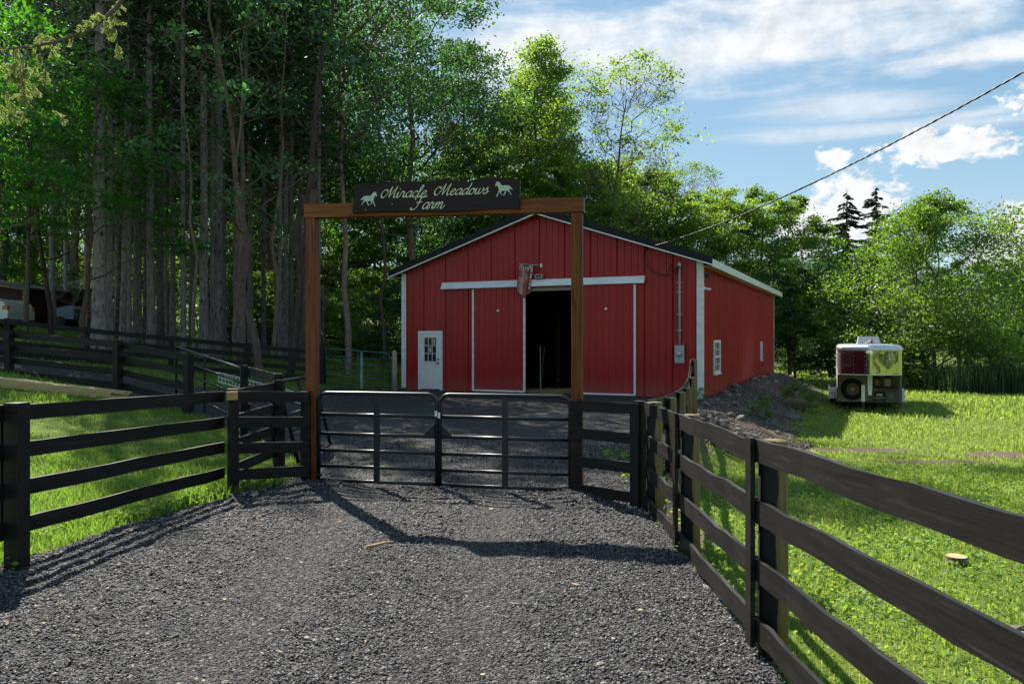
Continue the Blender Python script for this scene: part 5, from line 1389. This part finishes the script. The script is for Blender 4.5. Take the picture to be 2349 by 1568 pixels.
# flag, solar lamp, cameras
o = root('flag', 'draped printed flag with stripes and a horse hanging above the barn doors', 'flag', B3(0.09, -0.03, 4.36), BA)
MB().box((0, -0.03, 0), (0.07, 0.06, 0.12)).build('bracket', 'white_plastic', o)
MB().tube([(0, -0.04, 0), (-0.30, -0.24, 0.02), (-0.62, -0.48, 0.04)], 0.012, 8).build('pole', 'galvanised', o)
nu, nv = 14, 22; V_ = []; UV_ = []
for j in range(nv + 1):
    for i in range(nu + 1):
        u, v_ = i / nu, j / nv; x0 = -0.62 + 0.40 * u; y0 = -0.48 + 0.31 * u; dn = 1 - v_
        fold = 0.07 * math.sin(u * 11 + dn * 2) * dn + 0.03 * math.sin(u * 23) * dn
        zz = 0.04 - 0.02 * u - dn * (1.02 + 0.24 * math.exp(-((u - 0.62) / 0.25) ** 2)) * 0.92
        V_.append((x0 - 0.14 * dn * (1 - u) + 0.75 * fold - 0.13 * dn * u, y0 - 0.6 * fold, zz)); UV_.append((u, v_))
F_ = [(j * (nu + 1) + i, j * (nu + 1) + i + 1, (j + 1) * (nu + 1) + i + 1, (j + 1) * (nu + 1) + i) for j in range(nv) for i in range(nu)]
me = bpy.data.meshes.new('cloth'); me.from_pydata(V_, [], F_); uvl = me.uv_layers.new()
for lp in me.loops: uvl.data[lp.index].uv = UV_[lp.vertex_index]
for p in me.polygons: p.use_smooth = True
me.materials.append(MATS['printed_flag']); fl = link('cloth', me, o)
sm_ = fl.modifiers.new('thick', 'SOLIDIFY'); sm_.thickness = 0.004
# light marks printed down the flag's inner edge
for k in range(13):
    v_ = 0.90 - k * 0.058; j = int(v_ * nv); p = Vector(V_[j * (nu + 1) + nu - 1]); w_ = 0.055
    MB().box((0, 0, 0), (w_, 0.004, 0.034)).build('printed_mark', 'white_plastic' if k != 8 else 'printed_flag', fl, p + Vector((0.0, -0.03, 0)), (0, R(12), R(55)))
o = root('solar_lamp', 'small solar lamp above the door track', 'lamp', B3(0.03, -0.13, 3.93), BA)
MB().box((0, 0, 0.06), (0.27, 0.10, 0.13)).build('housing', 'galvanised', o); MB().box((0, -0.053, 0.06), (0.22, 0.006, 0.095)).build('panel', 'blue_panel', o)
o = root('flood_lamp', 'black twin flood lamp under the right front eave', 'lamp', B3(BW + 0.04, 0.20, 3.9), BA)
MB().bx(0, 0.03, -0.06, 0.06, -0.06, 0.06).build('plate', 'black_steel', o)
for s in (-1, 1): MB().lathe([(0.03, 0), (0.06, -0.10), (0.055, -0.11)], (0.09, s * 0.09, 0.0), 12).build('lamp_head', 'black_rubber', o)
o = root('security_camera', 'white camera bracket below the flood lamp', 'camera', B3(BW + 0.04, 0.14, 3.45), BA)
MB().bx(0, 0.03, -0.05, 0.05, -0.05, 0.05).build('plate', 'white_plastic', o); MB().tube([(0.02, 0, 0), (0.2, -0.02, -0.04)], 0.035, 10).build('body', 'white_plastic', o, smooth=True)

# inside the barn
def heap(name, label, cat, c, rx, ry, h, n, mat, seed):
    r = np.random.default_rng(seed); a = r.uniform(0, 6.28, n); q = np.sqrt(r.random(n)); x_ = q * np.cos(a) * rx; y_ = q * np.sin(a) * ry; z_ = h * (1 - q ** 1.5) * r.uniform(0.75, 1.05, n)
    Cn = np.column_stack([x_, y_, z_ + 0.01]); A_ = r.normal(size=(n, 3)); A_[:, 2] *= 0.35; L_ = r.uniform(0.08, 0.28, n)
    V, F = leaf_quads(Cn, L_, np.full(n, 0.012), A_, seed=seed); return tag(link(name, raw_mesh(name, V, F, mat), None, c, (0, 0, BA)), label, cat, kind='stuff')
heap('hay_heap', 'loose hay heap inside the open barn door', 'hay', B3(1.9, 1.9, 0.04), 1.2, 1.1, 0.95, 9000, 'hay', 1)
heap('strewn_hay', 'hay strewn over the barn floor in the doorway', 'hay', B3(0.5, 0.75, 0.035), 1.5, 1.0, 0.06, 9000, 'hay', 2)
m = MB(); prof = [(1.1, 0.0), (0.85, 0.35), (0.5, 0.68), (0.15, 0.84), (0.0, 0.86)]
m.lathe(prof, (0, 0, 0), 16).build('hay_core', 'mulch', COL.objects['hay_heap'])
for (lx, top, lb) in ((-0.20, -0.27, 'long fork handle leaning inside the barn door'), (-0.30, -0.22, 'dark pole leaning beside the fork in the barn door')):
    o = MB().tube([(0, 0, 0.0), (top - lx, 0.15, 1.55)], 0.016, 8).lathe([(0.04, 0), (0.03, 0.12)], (0, 0, 0), 8).build('tool_handle', 'weathered_wood' if lx > -.25 else 'grey_fence_wood', None, B3(lx, 0.55 if lx > -.25 else .8, 0.04), (0, 0, BA)); tag(o, lb, 'tool')


# ------------------------------------------------------------------ horse trailer
def trailer():
    th = R(22.0); X0, Y0 = px(1996, 27.9), 27.9; o = root('horse_trailer', 'gooseneck horse trailer with a dark red front panel parked on the grass', 'trailer', (X0, Y0, gz(X0, Y0) + 0.0), -th)
    Z0, Z1 = 1.36, 2.20
    def strip(name, pts, z0, z1, mat, smooth=False, par=o):
        m = MB(); k = len(pts); m.add([(x_, y_, z0) for x_, y_ in pts] + [(x_, y_, z1) for x_, y_ in pts], [(i, i + 1, k + i + 1, k + i) for i in range(k - 1)]); return m.build(name, mat, par, smooth=smooth)
    nose = [(-1.07, 7.6), (-1.07, 0.66), (-1.055, 0.56), (-1.01, 0.48), (-0.93, 0.42), (-0.13, 0.075), (-0.06, 0.045), (0.0, 0.036), (0.06, 0.045), (0.13, 0.075), (0.93, 0.42), (1.01, 0.48), (1.055, 0.56), (1.07, 0.66), (1.07, 7.6)]
    strip('side_wall', nose[0:2], 0.25, Z1, 'trailer_white'); strip('side_wall', nose[13:15], 0.25, Z1, 'trailer_white')
    strip('corner_strip', nose[1:5], Z0, Z1, 'trailer_alu', True); strip('corner_strip', nose[10:14], Z0, Z1, 'polished_steel', True); strip('nose_strip', nose[5:10], Z0, Z1, 'polished_steel', True)
    rp = strip('red_panel', nose[4:6], Z0, Z1, 'maroon_paint'); tag(rp, 'glossy dark red front panel')
    mp = strip('polished_panel', nose[9:11], Z0, Z1, 'polished_steel'); tag(mp, 'mirror-like polished front panel')
    for (P_, par) in (((nose[4], nose[5]), rp), ((nose[9], nose[10]), mp)):
        for u in (0.06, 0.5, 0.95):
            for v_ in range(6):
                x_ = P_[0][0] + (P_[1][0] - P_[0][0]) * u; y_ = P_[0][1] + (P_[1][1] - P_[0][1]) * u
                MB().box((x_, y_ - 0.004, Z0 + 0.06 + v_ * 0.145), (0.014, 0.012, 0.014)).build('rivet', 'trailer_alu', par)
    # roof cap
    rings = [(Z1, -0.012), (Z1 + 0.05, -0.016), (Z1 + 0.13, 0.0), (Z1 + 0.19, 0.05), (Z1 + 0.215, 0.13), (Z1 + 0.23, 0.4)]; m = MB(); k = len(nose); V = []; F = []
    for (z_, i_) in rings:
        for (x_, y_) in nose: V.append((x_ * (1 - i_ / 1.07), (y_ + i_ * 0.9) if y_ < 4 else y_ - i_, z_))
    for r_ in range(len(rings) - 1):
        for i in range(k): F.append((r_ * k + i, r_ * k + (i + 1) % k, (r_ + 1) * k + (i + 1) % k, (r_ + 1) * k + i))
    F.append(tuple((len(rings) - 1) * k + i for i in range(k))); m.add(V, F).build('roof', 'trailer_alu', o, smooth=False)
    # nose floor and rim
    m = MB(); m.prism([p for p in nose[1:14]] + [(1.07, 2.0), (-1.07, 2.0)], Z0 - 0.03, Z0, 'z').build('nose_floor', 'trailer_white', o)
    MB().bx(-1.04, 1.04, 1.98, 2.02, 0.25, Z0 - 0.031).build('front_wall', 'trailer_inner', o)
    for s in (-1, 1):
        MB().prism([(0.72, Z0 - 0.032), (0.92, 1.12), (1.80, 0.25), (2.0, 0.25), (2.0, Z0 - 0.032)], s * 1.03, s * 1.065, 'x').build('wing_panel', 'trailer_white' if s > 0 else 'maroon_paint', o)
        MB().prism([(0.74, Z0 - 0.035), (0.93, 1.11), (1.05, 1.02), (0.95, Z0 - 0.035)], s * 1.015, s * 1.029, 'x').build('wing_patch', 'trailer_alu', o)
        MB().bx(s * 1.07, s * 1.38, 3.6, 5.9, 0.62, 0.66).bx(s * 1.07, s * 1.38, 3.56, 3.6, 0.24, 0.66).bx(s * 1.36, s * 1.38, 3.6, 5.9, 0.46, 0.62).build('fender', 'trailer_white', o)
        for y_ in (4.25, 5.15):
            w = MB().lathe([(0.20, -0.11), (0.36, -0.10), (0.38, 0), (0.36, 0.10), (0.20, 0.11)], (s * 1.22, y_, 0.38), 24, 'x').build('wheel', 'black_rubber', o, smooth=True); MB().lathe([(0.0, -0.05), (0.2, -0.06), (0.2, 0.06), (0.0, 0.05)], (s * 1.22, y_, 0.38), 16, 'x').build('rim', 'trailer_white', w)
    MB().lathe([(0.0, -0.012), (0.03, -0.01), (0.03, 0.0)], (-1.24, 3.555, 0.47), 10, 'y').build('marker_lamp', 'red_lens', o)
    MB().bx(-1.0, 1.0, 2.03, 7.5, 0.20, 0.30).build('chassis', 'black_rubber', o); MB().bx(-1.06, 1.06, 7.56, 7.6, 0.25, Z1).build('rear_wall', 'trailer_white', o)
    MB().tube([(-1.09, 3.5, 0.26), (-1.15, 3.3, 0.34), (-1.12, 3.2, 0.55)], 0.012, 6).build('hose', 'black_rubber', o)
    # side window and hinges
    w = MB().bx(-1.082, -1.071, 0.95, 1.6, 1.6, 2.05).build('window', 'dark_glass', o); MB().bx(-1.087, -1.0725, 0.9, 0.945, 1.55, 2.1).build('window_frame', 'trailer_alu', w)
    for z_ in (1.95, 1.5, 1.1): MB().bx(-1.15, -1.072, 2.6, 2.68, z_, z_ + 0.05).build('door_hinge', 'trailer_alu', o)
    MB().tube([(1.10, 2.3, 0.55), (1.16, 2.3, 0.6), (1.16, 2.3, 1.3), (1.10, 2.3, 1.35)], 0.018, 8).build('grab_rail', 'black_rubber', o)
    MB().bx(1.07, 1.40, 2.6, 3.2, 0.24, 0.28).build('step', 'trailer_alu', o)
    # coupler and jack
    MB().box((0.02, 0.62, 1.06), (0.15, 0.15, 0.56)).build('coupler_tube', 'trailer_white', o); MB().box((0.02, 0.62, 0.70), (0.115, 0.115, 0.2)).build('coupler_inner', 'trailer_alu', o)
    for z_ in (1.0, 1.1): MB().lathe([(0.017, -0.01), (0.017, 0)], (0.02, 0.545, z_), 8, 'y').build('bolt', 'rusty_iron', o)
    MB().box((-0.18, 1.25, 0.62), (0.12, 0.12, 0.62)).build('jack', 'trailer_alu', o); MB().box((-0.18, 1.25, 0.18), (0.085, 0.085, 0.42)).build('jack_leg', 'rusty_iron', o); MB().tube([(-0.12, 1.2, 0.30), (0.05, 1.15, 0.32)], 0.03, 8).build('jack_crank', 'rusty_iron', o)
    # spare wheel
    w = MB().lathe([(0.22, -0.16), (0.35, -0.17), (0.405, -0.10), (0.405, -0.04), (0.35, 0.0), (0.22, 0.0)], (-0.52, 1.96, 0.73), 32, 'y').build('spare_tyre', 'black_rubber', o, smooth=True)
    MB().lathe([(0.0, -0.175), (0.17, -0.170), (0.215, -0.18), (0.22, -0.12)], (-0.52, 1.96, 0.73), 28, 'y').build('rim', 'rust_gold', w); MB().lathe([(0.0, -0.205), (0.05, -0.20), (0.055, -0.16)], (-0.52, 1.96, 0.73), 14, 'y').build('hub_cap', 'cream_plastic', w)
    for k in range(8):
        a = k * math.pi / 4; MB().lathe([(0.022, -0.178), (0.022, -0.165)], (-0.52 + 0.13 * math.cos(a), 1.96, 0.73 + 0.13 * math.sin(a)), 8, 'y').build('rim_hole', 'black_rubber', w)
    MB().bx(-0.95, -0.12, 1.90, 1.96, 1.10, 1.13).build('ledge', 'trailer_cream', o)
    for x_, mt in ((0.30, 'rust_gold'), (0.66, 'trailer_cream')):
        t_ = MB().lathe([(0.10, 0), (0.145, 0.03), (0.15, 0.1), (0.15, 0.24), (0.12, 0.31), (0.05, 0.33)], (x_, 1.72, 0.86), 20).build('gas_bottle', mt, o, smooth=True); MB().lathe([(0.09, 0.33), (0.09, 0.42)], (x_, 1.72, 0.86), 14).build('collar', 'black_rubber', t_)
    MB().bx(0.1, 0.95, 1.55, 1.95, 0.80, 0.83).build('bottle_shelf', 'rusty_iron', o)
    bt = MB().bx(0.22, 0.58, 1.66, 1.90, 0.46, 0.66).build('battery', 'black_rubber', o); MB().bx(0.28, 0.50, 1.652, 1.659, 0.50, 0.60).build('battery_label', 'cream_plastic', bt); MB().bx(0.20, 0.60, 1.60, 1.95, 0.42, 0.45).build('battery_tray', 'trailer_cream', o)
    for x_ in (0.22, 0.56): MB().bx(x_, x_ + 0.03, 1.7, 1.95, 0.26, 0.42).build('tray_leg', 'rusty_iron', o)
    MB().bx(0.78, 0.86, 1.95, 1.976, 0.44, 0.56).build('outlet', 'cream_plastic', o)
    ac = MB().add([(-0.36, 2.3, 2.43), (0.46, 2.3, 2.43), (0.46, 3.2, 2.43), (-0.36, 3.2, 2.43), (-0.30, 2.42, 2.72), (0.40, 2.42, 2.72), (0.40, 3.1, 2.72), (-0.30, 3.1, 2.72)], [(0, 3, 2, 1), (4, 5, 6, 7), (0, 1, 5, 4), (1, 2, 6, 5), (2, 3, 7, 6), (3, 0, 4, 7)]).build('roof_unit', 'white_plastic', o)
    MB().tube([(-0.1, 2.05, 2.43), (0.14, 2.15, 2.60)], 0.02, 6).build('brace', 'trailer_white', o); MB().tube([(0.38, 2.05, 2.43), (0.16, 2.15, 2.60)], 0.02, 6).build('brace', 'trailer_white', o); MB().bx(0.11, 0.18, 2.13, 2.17, 2.44, 2.62).build('bracket', 'rust_gold', o)
    MB().box((-1.085, 0.72, 2.28), (0.03, 0.06, 0.04)).build('marker_lamp', 'amber_lens', o); MB().box((1.09, 0.75, 2.22), (0.03, 0.06, 0.05)).build('marker_lamp', 'red_lens', o)


trailer()


# ------------------------------------------------------------------ far left: vehicle, shed, utility cart
def vehicle():
    D = 29.5; xf = px(50, D); o = root('parked_car', 'white car nosing in at the left edge behind the black fence', 'car', (xf, D, gz(xf - 1.5, D)), R(4))
    arch = [(-0.95 + 0.40 * math.cos(a), 0.36 + 0.42 * math.sin(a)) for a in np.linspace(0.05, math.pi - 0.05, 12)]; arch2 = [(-3.75 + 0.40 * math.cos(a), 0.36 + 0.42 * math.sin(a)) for a in np.linspace(0.05, math.pi - 0.05, 12)]
    prof = [(-0.02, 0.35)] + [(0.0, 0.62), (-0.05, 0.82), (-0.16, 0.98), (-0.5, 1.10), (-1.35, 1.20), (-1.5, 1.22), (-4.75, 1.22), (-4.85, 0.9), (-4.85, 0.36)] + arch2[::-1][:] + arch[::-1][:]
    MB().prism(prof, -0.92, 0.92, 'y').build('body', 'car_white', o)
    MB().prism([(-1.25, 1.21), (-2.0, 1.78), (-4.3, 1.80), (-4.7, 1.22)], -0.80, 0.80, 'y').build('cabin', 'dark_glass', o); MB().prism([(-1.95, 1.78), (-4.32, 1.80), (-4.3, 1.85), (-2.0, 1.84)], -0.8, 0.8, 'y').build('roof', 'car_white', o)
    for y_ in (-0.86, 0.86):
        for x_ in (-0.95, -3.75):
            w = MB().lathe([(0.2, -0.10), (0.34, -0.09), (0.36, 0), (0.34, 0.09), (0.2, 0.10)], (x_, y_ * 0.97, 0.36), 22, 'y').build('wheel', 'black_rubber', o, smooth=True); MB().lathe([(0.0, -0.07), (0.21, -0.08), (0.21, 0.08), (0, 0.07)], (x_, y_ * 0.97, 0.36), 14, 'y').build('rim', 'galvanised', w)
        MB().box((-0.10, y_, 0.78), (0.18, 0.14, 0.15)).build('headlight', 'amber_lens', o)
    MB().box((-1.55, -1.0, 1.22), (0.2, 0.18, 0.14)).build('mirror', 'car_white', o); MB().box((-1.62, -0.95, 1.36), (0.03, 0.03, 0.16)).build('ribbon', 'red_lens', o)


vehicle()
x_ = px(57, 35); o = root('field_shed', 'dark red lean-to shed at the left edge', 'shed', (x_, 35, gz(x_, 35)), R(-6))
MB().prism([(-5, -0.2), (0, -0.2), (0, 1.72), (-5, 2.45)], 0, 3.2, 'y').build('wall', 'shed_maroon', o)
MB().prism([(-5.2, 2.49), (0.45, 1.66), (0.45, 1.72), (-5.2, 2.56)], -0.35, 3.5, 'y').build('roof', 'grey_fence_wood', o)
MB().prism([(-5.2, 2.40), (0.40, 1.60), (0.40, 1.66), (-5.2, 2.485)], -0.36, -0.33, 'y').build('eave_board', 'shed_trim', o); MB().bx(-0.09, 0.02, -0.03, -0.003, -0.2, 1.70).build('corner_board', 'shed_trim', o)

D = 36; x_ = px(182, D); o = root('utility_cart', 'blue-grey utility vehicle parked behind the thickest spruce trunk', 'utility vehicle', (x_, D, gz(x_, D)), R(8))
MB().prism([(-0.95, 0.55), (-0.9, 0.98), (-0.25, 1.12), (0.0, 1.12), (0.0, 0.5)], -0.62, 0.62, 'y').build('hood', 'blue_grey_paint', o); MB().bx(0.0, 1.6, -0.62, 0.62, 0.45, 0.75).build('body', 'black_steel', o)
MB().prism([(0.02, 1.13), (0.06, 1.13), (0.36, 1.85), (0.32, 1.85)], -0.58, 0.58, 'y').build('windshield', 'dark_glass', o); MB().bx(0.25, 1.5, -0.64, 0.64, 1.86, 1.93).build('roof', 'blue_grey_paint', o)
for y_ in (-0.6, 0.6):
    MB().tube([(0.0, y_, 1.1), (0.33, y_, 1.87)], 0.03, 6).build('roll_bar', 'black_steel', o); MB().tube([(1.45, y_, 0.7), (1.45, y_, 1.87)], 0.03, 6).build('roll_bar', 'black_steel', o)
    for xx in (-0.6, 1.2): MB().lathe([(0.15, -0.12), (0.3, -0.11), (0.32, 0), (0.3, 0.11), (0.15, 0.12)], (xx, y_, 0.32), 18, 'y').build('wheel', 'black_rubber', o, smooth=True)
MB().bx(0.5, 1.3, -0.5, 0.5, 0.75, 1.2).build('seat', 'black_rubber', o)
for (xx, D, h, lb) in ((199, 33.5, 1.45, 'leaning brown stake left of the pale stake'), (213, 33.0, 1.55, 'pale upright stake beside the thickest spruce')):
    x_ = px(xx, D); g = gz(x_, D); tag(MB().box((0, 0, h / 2), (0.09, 0.09, h), Matrix.Rotation(R(3 if xx < 205 else 0), 3, 'Y')).lathe([(0.05, h), (0.01, h + 0.06)], (0, 0, -0.01), 8).build('wooden_stake', 'weathered_wood' if xx > 205 else 'shed_trim', None, (x_, D, g - 0.05)), lb, 'stake')

# treehouse platform
D = 47; x_ = px(835, D); g = gz(x_, D); o = root('tree_deck', 'dark wooden deck on posts in the wood left of the barn', 'deck', (x_, D, g))
for k in range(9): MB().bx(-1.35 + k * 0.3, -1.07 + k * 0.3, -0.9, 0.9, 1.42, 1.47).build('plank', 'weathered_wood', o)
for sx in (-1.25, 1.25):
    for sy in (-0.8, 0.8): MB().box((sx, sy, 0.66), (0.12, 0.12, 1.5)).build('post', 'grey_fence_wood', o)
MB().bx(-1.38, 1.4, -0.95, -0.905, 1.25, 1.415).build('edge_board', 'grey_fence_wood', o); MB().bx(-1.35, 0.2, -0.9, -0.86, 2.0, 2.08).build('rail', 'grey_fence_wood', o)
for xx in (-1.3, -0.55, 0.15): MB().bx(xx, xx + 0.07, -0.89, -0.85, 1.471, 2.0).build('rail_post', 'grey_fence_wood', o)
for yy in (-1.05, -1.45): MB().tube([(1.0, yy * 0.9, 1.4), (2.1, yy, 0.05)], 0.04, 6).build('slide_rail', 'teal_cord', o)

# lumber stack on the lawn
A0 = Vector((-11.6, 15.6, 0)); A1 = Vector((-8.15, 16.6, 0)); k = 0
for ly in range(4):
    for c in range(3):
        d = (A1 - A0).normalized(); nn = Vector((-d.y, d.x, 0)) * (c * 0.105 - 0.1); e = d * random.uniform(-0.25, 0.25)
        a = A0 + nn + e; b_ = A1 + nn + e; a.z = gz(a.x, a.y) + 0.04 + ly * 0.047; b_.z = gz(b_.x, b_.y) + 0.04 + ly * 0.047
        ob = board(None, a, b_, 0.042, 0.098, 'raw_lumber', 'lumber_board'); tag(ob, 'raw yellow timber board, %s of the %s layer of the lumber stack' % (('front one', 'middle one', 'rear one')[c], ('lowest', 'second lowest', 'second highest', 'top')[ly]), 'board', 'stacked lumber boards')

# white wire grid panel lying behind the lane fence
D = 21.0; a = Vector((px(501, 21.5), 21.5, 0)); b_ = Vector((px(700, 20.4), 20.4, 0)); a.z = gz(a.x, a.y) + 0.30; b_.z = gz(b_.x, b_.y) + 0.16; o = root('wire_grid_panel', 'white wire grid panel lying beyond the open farm gate', 'panel', a)
L = b_ - a
for h in (0.0, 0.13, 0.26): MB().tube([(0, 0, h - 0.13), L + Vector((0, 0, h - 0.13))], 0.011, 5).build('wire', 'white_plastic', o)
for i in range(25): p = L * (i / 24); MB().tube([p + Vector((0, 0.0, -0.13)), p + Vector((0, 0, 0.13))], 0.008, 5).build('wire', 'white_plastic', o)
for f in (0.05, 0.95): p = L * f; MB().box(p + Vector((0, 0.03, -0.22)), (0.05, 0.05, 0.3)).build('foot', 'weathered_wood', o)

# stump, stones, edging, sprigs
D = 7.5; x_ = px(2195, D); o = root('tree_stump', 'pale freshly cut stump in the near pasture', 'stump', (x_, D, gz(x_, D) + 0.03))
MB().lathe([(0.10, -0.1), (0.095, 0.03), (0.092, 0.045)], n=20).build('side', 'maple_bark', o); MB().lathe([(0.091, 0.046), (0.09, 0.05)], n=20).build('cut_face', 'stump_wood', o)
for (xx, D, s_, lb) in ((2322, 5.75, 0.075, 'small dark stone at the right picture edge behind the fence'), (2352, 5.6, 0.10, 'pinkish grey stone at the right picture edge behind the fence'), (1692, 17.2, 0.17, 'pale stone in the grass below the dirt bank'), (1785, 20.0, 0.10, 'small stone in the shaded grass before the trailer'), (2020, 6.6, 0.06, 'flat pale stone in the near pasture'), (37, 18.9, 0.2, 'tan boulder beyond the left lane fence'), (1815, 24.0, 0.3, 'large pale rock at the foot of the dirt bank')):
    x_ = px(xx, D); tag(link('stone', RM[int(xx) % 6], None, (x_, D, gz(x_, D) + s_ * 0.3), (0.2, 0.1, xx), (s_ * 1.4, s_, s_ * 0.7)), lb, 'stone')
for (xx, yy, rz, L_, lb) in ((1.52, 6.45, 95, 0.7, 'weathered edging plank under the fence by the second post'), (1.50, 5.75, 97, 0.5, 'splintered edging plank along the drive edge'), (1.50, 4.9, 93, 0.45, 'nearest edging plank along the drive edge'), (1.58, 8.05, 100, 0.5, 'edging plank by the fence corner post')):
    o = board_mesh(L_, 0.03, 0.09, 5, 0.008, int(xx * 100 + yy * 10)).build('edging_plank', 'weathered_wood', None, (xx - 0.03, yy, -0.045), (R(14), R(3), R(rz))); tag(o, lb, 'plank')
for (xx, yy, s_, lb) in ((-1.75, 10.9, 0.035, 'tiny green sprig growing in the gravel behind the left gate leaf'), (-1.65, 13.0, 0.04, 'small green sprig in the shaded gravel beyond the gate'), (-2.9, 9.9, 0.05, 'green weed tuft at the left gate post')):
    plant('weed_sprig', lb, 'weed', SHRUB[0], xx, yy, yy, s_, None, None, 'weed_leaf', sink=-0.01)
m = MB(); tag(MB().tube([(0, 0, 0), (0.09, 0.02, 0.012), (0.16, 0.07, 0.02), (0.22, 0.13, 0.01)], [0.012, 0.014, 0.011, 0.006], 7).build('fallen_twig', 'stump_wood', None, (px(840, 6.9), 6.9, 0.03), smooth=True), 'broken twig lying on the gravel before the left gate leaf', 'twig')


# ------------------------------------------------------------------ sunlit spruce branch overhead at the left
def spruce_branch():
    D = 6.2; r = np.random.default_rng(5)
    def P3(x_, y_, d=0.0): return np.array([px(x_, D + d), D + d, pz(y_, D + d)])
    o = root('spruce_branch', 'sunlit spruce branch hanging into the top left corner', 'branch', P3(330, -60))
    o0 = P3(330, -60); W = Wood(); C = []; A_ = []
    main = np.array([P3(420, -130, 0.3), P3(330, -60, .15), P3(262, 22), P3(205, 70), P3(120, 99), P3(40, 110, -.05), P3(-60, 116, -.1)]) - o0
    W.add(main, np.linspace(0.019, 0.008, len(main)), 8)
    def twig(path, rad, nd, nl=0.020):
        W.add(path, np.linspace(rad, rad * 0.35, len(path)), 5); seg = np.linalg.norm(np.diff(path, axis=0), axis=1); L = seg.sum(); n = int(L * nd)
        if n < 2: return
        cs = np.concatenate([[0], np.cumsum(seg)]); t = r.random(n) * L; p = np.stack([np.interp(t, cs, path[:, k]) for k in range(3)], -1)
        tan = path[-1] - path[0]; tan = tan / (np.linalg.norm(tan) + 1e-9); q = r.normal(size=(n, 3)); q -= (q @ tan)[:, None] * tan; q /= np.linalg.norm(q, axis=1)[:, None]
        ax = tan * 0.8 + q; ax /= np.linalg.norm(ax, axis=1)[:, None]; C.append(p + ax * nl * 0.5); A_.append(ax)
    def spray(p, d, L):
        d = d / np.linalg.norm(d); path = bez(p, p + d * L, r, 0.06, 0.10, 5); twig(path, 0.004, 1000)
        for k in range(int(3 + L * 14)):
            f = r.uniform(0.15, 1); q = p + d * L * f; sd = np.cross(d, r.normal(size=3)); sd /= np.linalg.norm(sd); e = d * 0.55 + sd * 0.75 + np.array([0, 0, -0.25]); twig(bez(q, q + e * r.uniform(0.03, 0.085) * (1.2 - 0.5 * f), r, 0.05, 0.08, 3), 0.0025, 1200)
    cs = np.linspace(0, 1, 60); mp = np.stack([np.interp(cs, np.linspace(0, 1, len(main)), main[:, k]) for k in range(3)], -1)
    for i in range(20):
        k = r.integers(12, 59); d = np.array([r.normal() * 0.6 - 0.35, r.normal() * 0.7, r.uniform(-0.9, 0.35)]); spray(mp[k], d, r.uniform(0.07, 0.20))
    for i in range(20):   # long drooping side twigs, heavier at the left
        k = r.integers(20, 59) if i % 3 else r.integers(42, 59); L = r.uniform(0.2, 0.50); e = mp[k] + np.array([r.normal() * 0.10 + (0.05 if k < 40 else -0.02), r.normal() * 0.15, -L]); path = bez(mp[k], e, r, 0.05, 0.07, 6)
        W.add(path, np.linspace(0.004, 0.0015, 6), 4)
        if k > 36 or i % 4 == 0:
            for q in range(3): spray(path[r.integers(2, 6)], np.array([r.normal() * 0.5, r.normal() * 0.5, -0.8]), r.uniform(0.05, 0.12))
        else:
            for q in range(4): s_ = path[r.integers(2, 6)]; W.add(bez(s_, s_ + np.array([r.normal() * .07, r.normal() * .07, -r.uniform(.02, .12)]), r, 0, .1, 4), np.linspace(.0022, .001, 4), 3)
    link('twigs', W.mesh('twigs', 'maple_bark'), o)
    C = np.concatenate(C); A2 = np.concatenate(A_); n = len(C); V, F = leaf_quads(C, r.uniform(0.014, 0.024, n), np.full(n, 0.0032), A2, seed=3)
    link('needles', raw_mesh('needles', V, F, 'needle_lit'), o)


spruce_branch()
